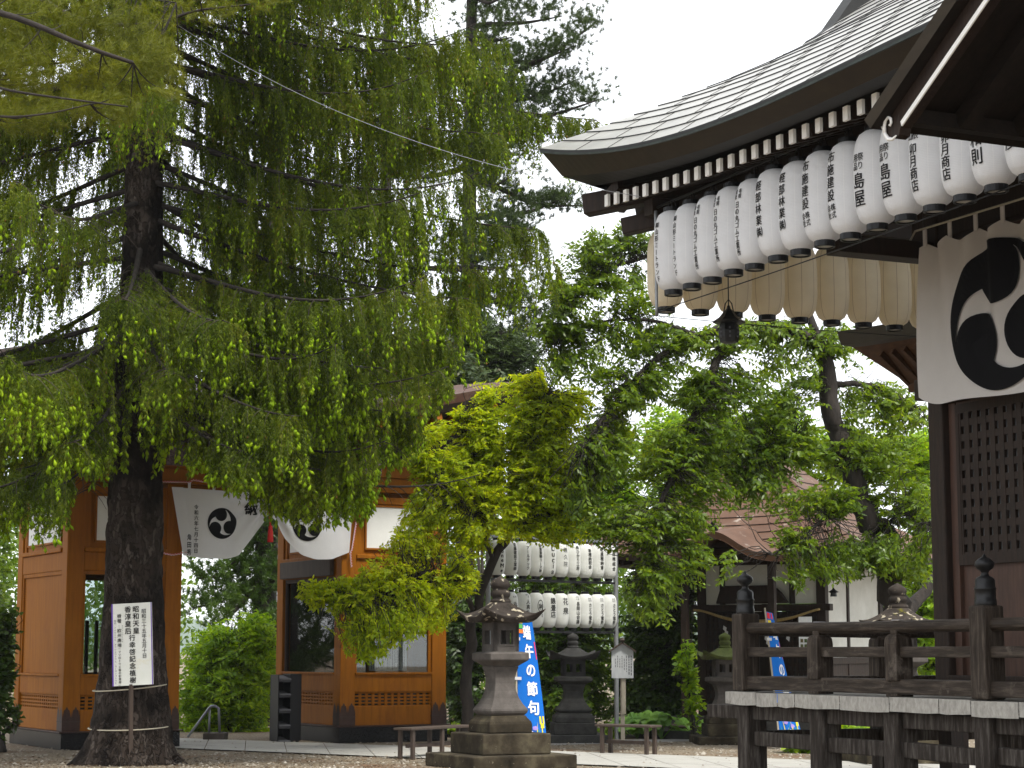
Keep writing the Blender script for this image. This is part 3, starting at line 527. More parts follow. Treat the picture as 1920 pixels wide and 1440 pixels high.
# ------------------------------------------------------------------ big lanterns of the eaves
LH, LR = .735, .172
def lprof(h, r, n=22, re=.44, p=3.6, q=.55):
    out = []
    for i in range(n+1):
        t = -1+2*i/n; out.append((r*re+(r-r*re)*max(0, 1-abs(t)**p)**q, (t+1)/2*h))
    return out
def lrad(z, h, r, re=.44, p=3.6, q=.55):
    t = np.clip(2*z/h-1, -1, 1); return r*re+(r-r*re)*np.maximum(0, 1-np.abs(t)**p)**q
def lantern(name, label, cat, loc, rz, group, paper, h, r, texts=None, ringm='black', bold=.016, caps=True):
    t = thing(name, label, cat, loc, rz, group)
    body = MB().lathe(lprof(h, r), 32, cap=False).build('paper_body', paper, t, smooth=True, fix=False)
    rr = r*.44
    m = MB(); m.lathe([(rr*1.05, -.045), (rr*1.10, -.042), (rr*1.10, .006), (rr*1.0, .008)], 24, cap=False); m.lathe([(rr*.9, -.045), (rr*.9, .006)], 24, cap=False); m.lathe([(rr*1.05, -.045), (rr*.9, -.045)], 24, cap=False); m.build('bottom_ring', M[ringm], t, smooth=False, fix=False)
    MB().lathe([(rr*.88, -.034), (.001, -.030)], 20, cap=False).build('lamp_disc', M['bulbglass'], t, fix=False)
    m = MB(); m.lathe([(rr*1.0, h-.006), (rr*1.08, h-.004), (rr*1.08, h+.035), (rr*.95, h+.037)], 24); m.build('top_ring', M[ringm], t, fix=False)
    m = MB(); m.tube([(0, 0, h+.03), (0, 0, h+.13)], .006, 6); m.tube([(-rr, 0, h+.03), (-rr*.6, 0, h+.10), (0, 0, h+.125), (rr*.6, 0, h+.10), (rr, 0, h+.03)], .005, 5); m.build('hook', M['blackmetal'], t)
    if texts:
        tx = Text(bold); texts(tx)
        tx.build('lettering', M['ink'], t, lambda x, y: np.stack([(lrad(y, h, r)+.0035)*np.sin(x/r), -(lrad(y, h, r)+.0035)*np.cos(x/r), y], 1))
    return t
def T(main, size, top, pitch=None, pre=None, post=None, sx=1, small=.05):
    def f(tx):
        if pre:
            for j, c in enumerate(pre): tx.col(c, .030-.060*j, top, small, small*1.08, .95, .008)
            tx.col(main, 0, top-small*1.08*len(pre[0])-.02, size, pitch, sx)
        else: tx.col(main, 0, top, size, pitch, sx)
        if post:
            y = top-(pitch or size*1.08)*len(main)-.012
            for j, c in enumerate(post): tx.col(c, .030-.060*j, y, small*1.1, small*1.2, .95, .008)
    return f
txt = [
 (T('㈱山形ミートランド', .054, .62, .062), 'thin black lettering', 'outermost, against the corner rod'),
 (T('㈱山形ミートランド', .054, .62, .062), 'thin black lettering', 'second from the roof corner'),
 (T('日の丸ゴム工業所', .056, .64, .058, pre=('有限', '会社'), small=.042), 'long lettering under a small heading', 'third from the roof corner'),
 (T('日の丸ゴム工業所', .056, .64, .058, pre=('有限', '会社'), small=.042), 'long lettering under a small heading', 'fourth from the roof corner'),
 (T('日の丸ゴム工業所', .056, .64, .058, pre=('有限', '会社'), small=.042), 'long lettering under a small heading', 'fifth from the roof corner'),
 (T('軽部林業㈱', .085, .63, .098), 'five bold characters', 'sixth from the roof corner'),
 (T('軽部林業㈱', .085, .63, .098), 'five bold characters', 'seventh from the roof corner'),
 (T('布施建設', .094, .65, .103, post=('株式', '会社')), 'four bold characters over small ones', 'eighth from the roof corner'),
 (T('布施建設', .094, .65, .103, post=('株式', '会社')), 'four bold characters over small ones', 'ninth from the roof corner'),
 (T('島屋', .125, .54, .135, pre=('祭り', '用品'), small=.062), 'two large characters under four small ones', 'tenth from the roof corner'),
 (T('島屋', .125, .54, .135, pre=('祭り', '用品'), small=.062), 'two large characters, just past the white scroll', 'eleventh from the corner'),
 (T('卯月商店', .088, .55, .090, pre=('根', '山'), small=.07), 'four medium characters', 'twelfth from the roof corner'),
 (T('卯月商店', .088, .55, .090, pre=('根', '山'), small=.07), 'four medium characters', 'thirteenth from the roof corner'),
 (T('和則', .115, .375, .125), 'two large spaced characters', 'fourteenth from the roof corner'),
 (T('清彦', .115, .40, .125), 'two large characters', 'fifteenth from the roof corner'),
 (T('卯月商店', .088, .55, .090), 'lettering facing outward', 'nearest of the row, cut by the picture edge'),
]
for i, (f, d, w) in enumerate(txt):
    p = H.w(-.02+.361*i+random.uniform(-.012, .012), -.7, 4.765-.0042*i+random.uniform(-.008, .008))
    l_ = lantern('paper_lantern', 'white lantern with %s, %s' % (d, w), 'paper lantern', p, H.ang+random.uniform(-.07, .07), 'white lanterns along the hall front eave', M['paper'], LH, LR, f); l_.rotation_euler[0] = random.uniform(-.02, .02); l_.rotation_euler[1] = random.uniform(-.02, .02)
ordn = ['half hidden behind the lettered row, farthest from the hall wall', 'second from the rod, lower half showing', 'third from the rod', 'fourth from the rod, above the bronze lantern', 'fifth from the rod', 'sixth from the rod', 'seventh from the rod, beside the thin hanging cable', 'partly behind the crested curtain edge', 'mostly hidden by the crested curtain', 'behind the crested curtain']
for i in range(10):
    p = H.w(-.70, -.40+.371*i, 4.735)
    lantern('cream_lantern', 'plain cream paper lantern, %s' % ordn[i], 'paper lantern', p, H.ang+math.radians(66), 'cream lanterns under the side eave', M['paper_cream'], LH+.01, .178)
def wireobj(name, label, pts, r, m='wire', cat='cable', sag=0, n=14):
    pts = np.array(pts, float)
    if len(pts) == 2: u = np.linspace(0, 1, n)[:, None]; q = pts[0]*(1-u)+pts[1]*u; q[:, 2] -= sag*4*(u[:, 0])*(1-u[:, 0]); pts = q
    return tag(MB().tube(pts, r, 6).build(name, M[m], None, smooth=True), label, cat)
wireobj('lantern_cable', 'thin dark cable strung under the lettered eave lanterns', [H.w(-.28, -.72, 4.62), H.w(6, -.72, 4.70)], .005, 'black', sag=.03)
wireobj('lantern_cable', 'thin dark cable strung under the plain cream lanterns', [H.w(-.72, -.7, 4.66), H.w(-.72, 3, 4.66)], .004, 'black', sag=.02)
wireobj('lantern_rail', 'dark rod carrying the lettered eave lanterns', [H.w(-.3, -.7, 5.60), H.w(6, -.7, 5.60)], .012, 'blackmetal', 'rod')
wireobj('side_lantern_rail', 'dark rod carrying the plain cream lanterns', [H.w(-.7, -.6, 5.58), H.w(-.7, 3.2, 5.58)], .012, 'blackmetal', 'rod')
wireobj('eave_rod', 'vertical grey rod hanging down beside the outermost eave lantern', [H.w(-.24, -.75, 4.56), H.w(-.24, -.75, 5.55)], .016, 'greysteel', 'rod')
# cast hanging lantern
hl = thing('hanging_lantern', 'small dark bronze lantern with pierced sides hanging on a chain under the cream lanterns', 'lantern', H.w(-.32, .06, 4.37))
m = MB(); m.lathe([(.05, 0), (.085, .01), (.095, .06), (.10, .12), (.085, .18), (.07, .20)], 6); m.build('body', M['blackmetal'], hl)
m = MB(); m.lathe([(.15, .195), (.155, .205), (.09, .25), (.05, .30), (.02, .33), (.012, .36)], 6); m.build('cap', M['blackmetal'], hl)
m = MB()
for k in range(6):
    a = k*math.pi/3+math.pi/6
    for z in (.06, .10, .14): m.box(.088*math.cos(a)-.008, .088*math.cos(a)+.008, .088*math.sin(a)-.008, .088*math.sin(a)+.008, z-.01, z+.01)
m.build('piercings', M['inkgrey'], hl)
m = MB(); m.tube([(0, 0, .35), (0, 0, 1.2)], .006, 5); m.tube([(-.05, 0, .28), (-.03, 0, .38), (0, 0, .42), (.03, 0, .38), (.05, 0, .28)], .006, 5); m.build('chain', M['blackmetal'], hl)
# crested curtain of the hall
cu = thing('crested_curtain', 'large white curtain with black three comma crest hanging before the hall wall', 'curtain', H.w(0, 0), H.ang)
ca0, ca1 = 1.45, 4.6; cb = 1.0
def cdisp(a, z): return cb+.055*np.sin((a-1.50)*2*np.pi/.36)*np.clip((z-3.7)/1.4, 0, 1)**1.5+.034*np.sin(a*7.3+1.5*np.sin(a*3)+z*.8)*np.clip((z-3.5)/.8, .25, 1)+.02*np.sin(a*2.7)-.03*np.exp(-((z-3.6)/.5)**2)
rows = []; na, nz_ = 130, 40
for i in range(nz_+1):
    v = i/nz_; row = []
    for j in range(na+1):
        a = ca0+(ca1-ca0)*j/na; e = a-ca0
        ph = ((a-1.60+.10) % .36)/.36; scal = .075*(1-abs(2*ph-1)**2.2)
        zt = 5.06-scal*.9; zb = 3.60+.11*max(0, 1-e/.32)**2+.015*math.sin(a*4)
        z = zt+(zb-zt)*v; aa_ = a-.055*math.sin(math.pi*min(1, v*1.0))*max(0, 1-e/.3)*1.0-.05*v*max(0, 1-e/.4); row.append((aa_, float(cdisp(a, z)), z))
    rows.append(row)
MB().grid(rows).build('cloth', M['curtaincloth'], cu, smooth=True, fix=False)
for k in range(9):
    a = 1.60+.36*k-.10; m = MB(); m.box(a-.022, a+.022, cb-.012, cb+.002, 5.03, 5.18); m.build('hanging_loop', M['curtaincloth'], cu)
cr = H.pb(1882, 588, cb); tx = Text(); tomoe(tx, cr[0]-.02, cr[2], .665, 96, 1.0)
tx.build('crest', M['blackcloth'], cu, lambda x, y: np.stack([x, cdisp(x, y)-.014, y], 1))
m = MB(); m.tube([(1.30, cb-.02, 5.12), (1.38, cb-.02, 5.19), (3, cb-.02, 5.17), (4.7, cb-.02, 5.18)], .010, 6); m.build('hanging_cord', M['cord'], cu)
# overhead wire from the spruce to the eave
wireobj('overhead_wire', 'thin grey overhead wire running from the spruce to the hall eave', [P(335, 48, 25), H.w(-.05, -1.01, 5.62)], 0.003, 'wire', sag=.32, n=24)
# ================================================================== SHRINE GATE (local: s along the front, t inward, z)
GA = math.radians(29.6); Gt = Frame((-6.914, 30.756), GA)
gate = thing('shrine_gate', 'ochre timber shrine gate of two glazed towers with brown copper roof', 'gate', (-6.914, 30.756, 0), GA)
def slab(name, m, boxes, bevel=.006, parent=None):
    b = MB()
    for x in boxes: b.box(*x)
    return b.build(name, M[m] if isinstance(m, str) else m, parent or gate, bevel=bevel)
DEP = 2.75
def shoe(s0, s1, t0, t1):
    """metal skirt with scalloped top edge wrapped round a pillar foot"""
    m = MB(); w = s1-s0; e = .006
    def side(f, L):
        n = max(2, round(L/.135)); X = np.linspace(0, L, 15*n+1); c = np.abs((X/L*n) % 1-.5)*2
        Z = np.where(c < .30, .655-.04*(c/.3)**2, np.where(c < .62, .615-.03*(c-.3), np.where(c < .74, .50+.5*(c-.62), .46+.13*((c-.74)/.26)**2)))
        m.grid([[f(x, .285) for x in X], [f(x, z) for x, z in zip(X, Z)]])
    side(lambda x, z: (s0-e+x, t0-e, z), w+2*e); side(lambda x, z: (s0-e, t1-x, z), t1-t0); side(lambda x, z: (s1+e, t0+x, z), t1-t0)
    sh_ = m.build('pillar_shoe', M['brown_metal'], gate, fix=False)
    m = MB(); m.box(s0-.012, s1+.012, t0-.012, t1+.012, .425, .435); m.build('shoe_band', M['greywood'], sh_)
def tower(S0, S1, glazed_side, see_through):
    slab('plinth', 'plinth', [(S0-.02, S1+.02, -.02, DEP+.1, 0, .255)], bevel=.008)
    slab('plinth_cap', 'brown_metal', [(S0-.06, S1+.06, -.06, DEP+.14, .258, .282)], bevel=.004)
    pw = .27
    for (a, b) in ((S0, 0), (S1-pw, 0), (S0, DEP-pw), (S1-pw, DEP-pw)):
        slab('pillar', 'orange', [(a, a+pw, b, b+pw, .283, 4.17)], bevel=.012); shoe(a, a+pw, b, b+pw)
    x0, x1 = S0+pw, S1-pw
    def face(fr, x0, x1, kind, glass):
        """fr(x0,x1,d0,d1,z0,z1)->box; d = depth behind the face"""
        B = lambda nm, m, bx, bv=.006: slab(nm, m, [fr(*q) for q in bx], bevel=bv)
        B('lower_panel', 'orange', [(x0, x1, .03, .10, .283, .60)])
        v = []; n = max(6, int((x1-x0)/.115)); zs = [.60, .655, .71, .765, .82]
        for z in zs: v.append((x0, x1, .045, .085, z-.013, z+.013))
        for k in range(n+1): x = x0+(x1-x0)*k/n; v.append((max(x0, x-.022), min(x1, x+.022), .05, .08, .60, .83))
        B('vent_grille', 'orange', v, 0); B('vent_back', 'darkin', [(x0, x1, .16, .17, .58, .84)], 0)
        B('sill_panel', 'orange', [(x0, x1, .02, .12, .835, 1.12)]); B('window_sill', 'orange', [(x0, x1, -.015, .13, 1.12, 1.155)])
        if glass:
            fw = .05
            B('window_frame', 'greywood' if glass == 2 else 'orange', [(x0, x1, .05, .12, 2.70, 2.76), (x0, x0+fw, .05, .12, 1.155, 2.70), (x1-fw, x1, .05, .12, 1.155, 2.70)], .004)  # passage-side frame greyed: sky light on the same wood put into its colour
            B('window_pane', 'glass', [(x0+fw, x1-fw, .080, .086, 1.155, 2.70)], 0)
        else:
            B('side_panel', 'orange', [(x0, x1, .05, .10, 1.155, 2.76), (x0, x0+.05, .02, .05, 1.155, 2.76), (x1-.05, x1, .02, .05, 1.155, 2.76), (x0+.05, x1-.05, .02, .05, 2.70, 2.76)])
        B('transom', 'orange', [(x0, x1, .01, .13, 2.76, 3.05), (x0, x1, -.03, .13, 3.05, 3.12)], .012)
        B('upper_panel', 'orange', [(x0, x1, .06, .12, 3.12, 4.10), (x0, x0+.10, .03, .06, 3.12, 4.10), (x1-.10, x1, .03, .06, 3.12, 4.10), (x0+.1, x1-.1, .03, .06, 3.98, 4.10)])
        B('white_board', 'whitepanel', [(x0+.20, x1-.20, .035, .058, 3.235, 3.93)], 0)
        B('board_frame', 'orange', [(x0+.17, x1-.17, .022, .058, 3.93, 3.96), (x0+.17, x1-.17, .022, .058, 3.205, 3.235), (x0+.17, x0+.2, .022, .058, 3.235, 3.93), (x1-.2, x1-.17, .022, .058, 3.235, 3.93)], 0)
    face(lambda a, b, d0, d1, z0, z1: (a, b, d0, d1, z0, z1), x0, x1, 0, 1)
    y0, y1 = pw, DEP-pw
    face(lambda a, b, d0, d1, z0, z1: (S0+d0, S0+d1, a, b, z0, z1), y0, y1, 0, 2 if glazed_side else 0)
    face(lambda a, b, d0, d1, z0, z1: (S1-d1, S1-d0, a, b, z0, z1), y0, y1, 0, 1 if not glazed_side else 0)
    face(lambda a, b, d0, d1, z0, z1: (a, b, DEP-d1, DEP-d0, z0, z1), x0, x1, 0, 1 if see_through else 0)
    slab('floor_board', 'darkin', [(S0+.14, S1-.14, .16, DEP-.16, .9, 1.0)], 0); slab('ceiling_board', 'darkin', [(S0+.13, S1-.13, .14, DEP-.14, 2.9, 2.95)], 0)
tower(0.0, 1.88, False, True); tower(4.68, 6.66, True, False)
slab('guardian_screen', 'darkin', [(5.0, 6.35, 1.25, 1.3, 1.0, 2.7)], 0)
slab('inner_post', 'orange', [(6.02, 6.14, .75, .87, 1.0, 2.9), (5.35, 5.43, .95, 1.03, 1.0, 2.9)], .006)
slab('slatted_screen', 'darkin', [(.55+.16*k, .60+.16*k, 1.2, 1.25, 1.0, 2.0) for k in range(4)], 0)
# beams
slab('lintel', 'orange', [(-.10, 6.76, -.02, .28, 4.175, 4.42)], .012)
slab('upper_beam', 'orange', [(-.16, 6.82, -.06, .30, 4.425, 4.66)], .012)
slab('passage_head', 'orange', [(1.88, 4.68, .05, .20, 4.0, 4.17)], .01)
slab('side_beam', 'orange', [(-.02, .25, .28, DEP+.1, 4.175, 4.42), (6.40, 6.68, .28, DEP+.1, 4.175, 4.42), (1.62, 1.88, .28, DEP, 4.175, 4.42), (4.68, 4.95, .28, DEP, 4.175, 4.42)], .01)
slab('rear_beam', 'orange', [(-.1, 6.76, DEP-.28, DEP, 4.175, 4.66)], .01)
slab('passage_dado', 'greywood', [(4.60, 4.675, .3, DEP-.3, 2.77, 3.06)], .01)
# carved bracket ends
def bracket(s, z, w, h, t0=-.55):
    slab('bracket_arm', 'orange', [(s-w/2, s+w/2, t0+.03, .4, z, z+h)], .01)
    m = MB(); m.box(s-w/2-.015, s+w/2+.015, t0, t0+.03, z-.015, z+h+.015); m.build('bracket_plate', mat('carved_plate_%d' % (len(bpy.data.materials)), [(.35, (.045, .028, .028)), (.6, (.19, .13, .13))], scale=26, rough=.5, bump=1, bdist=.02, metal=.3), gate, bevel=.006)
for s, z, w, h in ((1.55, 4.43, .30, .28), (1.62, 4.76, .34, .20), (1.58, 4.99, .50, .28), (4.98, 4.43, .3, .28), (4.98, 4.80, .36, .28), (6.6, 4.5, .3, .3)): bracket(s, z, w, h)
# roof: eave line with valleys between the towers and a central gable
ks = np.array([-1.0, -.2, .6, 1.5, 1.95, 2.4, 2.9, 3.35, 3.8, 4.3, 4.75, 5.2, 6.1, 6.9, 7.6]); kz_ = np.array([6.05, 5.86, 5.70, 5.53, 5.40, 5.62, 5.98, 6.15, 5.98, 5.72, 5.50, 5.60, 5.74, 5.92, 6.08])
def ez(s): return np.interp(s, ks, kz_)
ss = np.linspace(-1.0, 7.6, 70); zz = ez(ss); zz = np.convolve(np.pad(zz, 2, 'edge'), [.1, .2, .4, .2, .1], 'valid')
def rp(t): return .24*(1-abs(t-1.37)/2.4)**.8 if abs(t-1.37) < 2.4 else 0
ts = np.linspace(-1.03, 3.77, 15)
m = MB(); m.grid([[(s, t, z+rp(t)+.02) for s, z in zip(ss, zz)] for t in ts]); m.build('roof', M['copper_roof'], gate, smooth=False, fix=False)
m = MB()
for t in (-1.03, 3.77): m.grid([[(s, t, z+.02) for s, z in zip(ss, zz)], [(s, t+.02*np.sign(1-t), z-.13) for s, z in zip(ss, zz)]])
for k in (0, -1): m.grid([[(ss[k], t, zz[k]+rp(t)+.02) for t in ts], [(ss[k]+(.03 if k == 0 else -.03), t, zz[k]+rp(t)-.13) for t in ts]])
m.build('roof_edge', M['copper_roof'], gate, fix=False)
m = MB(); m.grid([[(s, t+.03*np.sign(1-t), z-.13) for s, z in zip(ss, zz)] for t in (-1.03, -1.0)]); m.grid([[(s, -1.0, z-.13) for s, z in zip(ss, zz)], [(s, -.93, z-.25) for s, z in zip(ss, zz)]]); m.build('eave_board', M['greywood'], gate, fix=False)
m = MB(); m.grid([[(s, -.93, z-.25) for s, z in zip(ss, zz)], [(s, .1, max(4.67, z-.55)) for s, z in zip(ss, zz)]]); m.grid([[(s, 3.6, z-.2) for s, z in zip(ss, zz)], [(s, 2.6, max(4.67, z-.5)) for s, z in zip(ss, zz)]]); m.build('soffit', M['darkwood'], gate, fix=False)
m = MB(); m.grid([[(s, .12, 4.5) for s in ss], [(s, .12, z-.1) for s, z in zip(ss, zz)]]); m.build('gable_wall', M['darkwood'], gate, fix=False)
for s in np.arange(-.8, 7.5, .36):
    z = float(np.interp(s, ss, zz)); m = MB(); m.beam((s, -.90, z-.31), (s+(.0 if s > 1 else 0), .1, max(4.72, z-.60)), .10, .12); m.build('rafter', M['orange'], gate)
slab('ridge', 'copper_roof', [(2.7, 4.0, 1.27, 1.47, 6.2, 6.45)], .02)
m = MB(); m.beam((1.75, -1.0, 5.36), (3.35, -1.0, 6.02), .12, .16); m.beam((4.95, -1.0, 5.40), (3.35, -1.0, 6.02), .12, .16); m.build('gable_board', M['greywood'], gate)
# notice inside the front window of the right tower
nb = thing('notice_board', 'framed white notice with fine vertical writing behind the gate window', 'notice', Gt.w(5.36, .34, 1.16), GA); nb.scale = (.76, 1, .74)
MB().box(-.03, .97, .0, .03, 0, .72).build('frame', M['orange'], nb, bevel=.005); MB().box(0, .94, -.006, -.001, .03, .69).build('sheet', M['whitepanel'], nb)
m = MB()
for k in range(20):
    x = .06+k*.043; z = .62-(.0 if k != 18 else -.02)
    while z > (.30 if k % 3 == 2 else .12): h = random.uniform(.03, .10); m.box(x, x+.009, -.009, -.0065, z-h, z); z -= h+.012
m.build('writing', M['inkgrey'], nb)
# ------------------------------------------------------------------ gate curtain
gc = thing('gate_curtain', 'white curtain with black three comma crests gathered up in the gate passage', 'curtain', (-6.914, 30.756, 0), GA)
tb = -.06
topk = [(1.68, 4.11), (2.1, 4.10), (2.55, 4.085), (3.0, 4.09), (3.3, 4.10), (3.7, 4.09), (4.2, 4.10), (4.6, 4.12), (4.86, 4.14)]
botk = [(1.90, 3.02), (2.2, 2.985), (2.6, 2.985), (2.80, 3.04), (3.02, 3.33), (3.20, 3.60), (3.30, 3.73), (3.42, 3.62), (3.62, 3.33), (3.90, 3.08), (4.15, 3.01), (4.45, 3.02), (4.80, 3.15)]
def arc(pts, u):
    p = np.array(pts); d = np.concatenate([[0], np.cumsum(np.linalg.norm(np.diff(p, axis=0), axis=1))]); d /= d[-1]; return np.stack([np.interp(u, d, p[:, 0]), np.interp(u, d, p[:, 1])], -1)
uu = np.linspace(0, 1, 140)
def smooth(a, k=7): pad = np.concatenate([np.repeat(a[:1], k//2, 0), a, np.repeat(a[-1:], k//2, 0)]); return np.stack([np.convolve(pad[:, i], np.ones(k)/k, 'valid') for i in (0, 1)], 1)
tp_ = arc(topk, uu); bt_ = smooth(arc(botk, uu), 5)
gx, gz = 3.31, 3.73
def gd(s, z):
    ds = s-gx; dz = z-gz; r = np.sqrt(ds**2+dz**2)+1e-3; an = np.arctan2(np.abs(ds), -(dz-.25))
    fold = .036*np.sin(an*17)*np.exp(-((r-.12)/.55)**2)*np.clip(r*6, .2, 1)
    return tb-.05*np.exp(-(ds/.9)**2)-.05*np.sin((s-1.7)*3.1)**2*np.clip((4.1-z)/.6, 0, 1)+fold
rows = []
for v in np.linspace(0, 1, 40):
    sc = tp_*(1-v)+bt_*v
    rows.append([(a, float(gd(a, z)), z) for a, z in sc])
MB().grid(rows).build('cloth', M['cloth'], gc, smooth=True, fix=False)
MB().grid([[(1.69+.14*u+.22*v-.055*(1-u), tb-.05-.0*v, 4.11-1.09*v) for u in (0, 1)] for v in np.linspace(0, 1, 8)]).build('folded_edge', M['cloth'], gc, fix=False)
fn = lambda x, y: np.stack([x, gd(x, y)-.008, y], 1)
tx = Text(); tomoe(tx, 2.50, 3.555, .262, 95); tx.build('crest', M['blackcloth'], gc, fn)
tx = Text(); tomoe(tx, 3.99, 3.56, .262, 95); tx.build('crest', M['blackcloth'], gc, fn)
tx = Text(.028); tx.put('納', 2.985, 3.80, .20, 1, .035); tx.put('奉', 3.62, 3.80, .20, 1, .035); tx.col('令和六年七月十四日', 2.06, 3.84, .075, .088, .9, .02); tx.build('lettering', M['ink'], gc, fn)
tx = Text(.028); tx.col('角田秀', 1.935, 3.36, .095, .12, .75, .03); tx.build('donor_lettering', M['ink'], gc, lambda x, y: np.stack([x, np.full_like(x, tb-.085), y], 1))
for k in range(8):
    s = 1.95+k*.42; m = MB(); m.box(s-.022, s+.022, tb-.006, tb+.004, 4.06, 4.20); m.build('hanging_loop', M['cloth'], gc)
def candy(pts, r, name, parent):
    """red and white twisted cord: short alternating segments in two parts"""
    p = np.array(pts, float); d = np.concatenate([[0], np.cumsum(np.linalg.norm(np.diff(p, axis=0), axis=1))]); n = int(d[-1]/.022); u = np.linspace(0, d[-1], n*1+1)
    q = np.stack([np.interp(u, d, p[:, i]) for i in range(3)], 1); ms = (MB(), MB())
    ms[0].tube(q, r, 6); spi = np.repeat(q, 2, 0)[:-1]; spi = np.stack([np.interp(np.linspace(0, d[-1], n*6+1), d, p[:, j]) for j in range(3)], 1); ph = np.arange(len(spi))*2*math.pi/6*.5; spi[:, 0] += r*.75*np.cos(ph); spi[:, 2] += r*.75*np.sin(ph)*.7; spi[:, 1] -= r*.75*np.abs(np.sin(ph)); ms[1].tube(spi, r*.5, 5)
    a = ms[0].build(name, M['red'], parent); ms[1].build('white_strand', M['cloth'], a)
candy([(1.35, -.05, 4.19), (1.95, -.08, 4.20), (2.0, -.08, 4.24), (2.6, -.08, 4.17), (3.0, -.08, 4.20), (3.3, -.08, 4.12), (4.2, -.08, 4.2), (5.0, -.05, 4.2)], .014, 'twisted_cord', gc)
candy([(1.36, -.05, 4.19), (1.35, -.05, 3.2), (1.36, -.05, 3.16), (1.55, -.07, 3.05), (1.68, -.08, 3.03), (1.80, -.09, 3.05), (1.91, -.10, 3.08)], .014, 'twisted_cord', gc)
candy([(4.98, -.05, 4.19), (4.95, -.06, 3.9), (4.83, -.08, 3.2), (4.80, -.08, 3.13), (4.83, -.07, 2.9)], .014, 'twisted_cord', gc)
m = MB(); m.tube([(gx, tb-.1, 4.1), (gx, tb-.11, 3.74)], .008, 6); m.tube([(gx, tb-.11, 3.78), (gx-.01, tb-.12, 3.70), (gx+.005, tb-.12, 3.5)], [.028, .02, .014], 8); m.lathe([(.022, .14), (.034, .12), (.03, .09), (.040, .06), (.050, -.12), (.048, -.13)], 14, (gx+.005, tb-.12, 3.40)); m.build('tassel', M['red'], gc, smooth=True)
# ------------------------------------------------------------------ brochure rack, stair rail
rk = thing('brochure_rack', 'black upright rack with four sloping trays beside the gate passage', 'rack', G(536, 1392), GA)
m = MB(); m.box(.0, .20, -.16, .18, 0.03, 1.13); m.build('cabinet', M['black'], rk, bevel=.006)
m = MB(); m.box(-.22, -.205, -.16, .18, 0.03, 1.12); m.box(-.22, .0, .15, .18, .03, 1.12); m.build('back', M['black'], rk)
for k in range(5): m = MB(); m.beam((-.103, -.17, 1.04-k*.255), (-.103, .14, 1.10-k*.255), .195, .018); m.beam((-.103, -.19, 1.02-k*.255), (-.103, -.165, 1.045-k*.255), .195, .06); m.build('tray', M['inkgrey'], rk)
m = MB(); [m.lathe([(.03, 0), (.03, .03)], 10, (x, y, 0)) for x in (-.18, .16) for y in (-.1, .13)]; m.build('castors', M['black'], rk)
sr = thing('stair_handrail', 'bent steel handrail on a stone block at the top of the steps behind the gate', 'handrail', G(402, 1388, .0))
b0 = G(402, 1388)
pz = lambda px, py, Y: P(px, py, Y)-b0
Yh = b0[1]
m = MB(); m.tube([pz(352, 1382, Yh), pz(392, 1328, Yh), pz(396, 1324, Yh), pz(404, 1324, Yh), pz(410, 1328, Yh), pz(412, 1375, Yh)], .022, 8); m.tube([pz(393, 1330, Yh), pz(392, 1374, Yh)], .02, 8); m.build('pipe', M['steel'], sr, smooth=True)
m = MB(); m.box(-.17, .20, -.2, .25, 0, .13); m.build('stone_block', M['stone'], sr, bevel=.02)
# ------------------------------------------------------------------ stone lanterns
def kasa(R, n, h0, tip, top_r, top_h, m_, parent, upcurve=1.0, thick=.05):
    """hexagonal roof with lifted corners"""
    m = MB(); rows = []; NA = n*8
    def rim(a):
        k = (a % (2*math.pi/n))-math.pi/n; cc = math.cos(math.pi/n)/math.cos(k); e = abs(k)/(math.pi/n); return cc, e
    for i, v in enumerate(np.linspace(0, 1, 9)):
        row = []
        for j in range(NA+1):
            a = 2*math.pi*j/NA; cc, e = rim(a); cc2 = cc*(1-.10*(1-e)*(v)); r = top_r*(1-v)+(R*cc2)*v
            z = top_h*(1-v)**1.6+h0*0+tip*upcurve*(v**4)*(e**3)+ (.0 if v > 0 else 0) + .03*(1-e)*0
            row.append((r*math.cos(a), r*math.sin(a), h0+z))
        rows.append(row)
    m.grid(rows)
    low = []
    for v in (1, .93, .55, .3):
        row = []
        for j in range(NA+1):
            a = 2*math.pi*j/NA; cc, e = rim(a); cc2 = cc*(1-.10*(1-e)); r = R*cc2*v
            z = (tip*upcurve*(e**3))*(v**4)-thick*(1 if v < 1 else .25)*(1-.6*e**4); row.append((r*math.cos(a), r*math.sin(a), h0+z))
        low.append(row)
    m.grid([rows[-1]]+low); return m.build('roof_cap', m_, parent, smooth=False, fix=False)
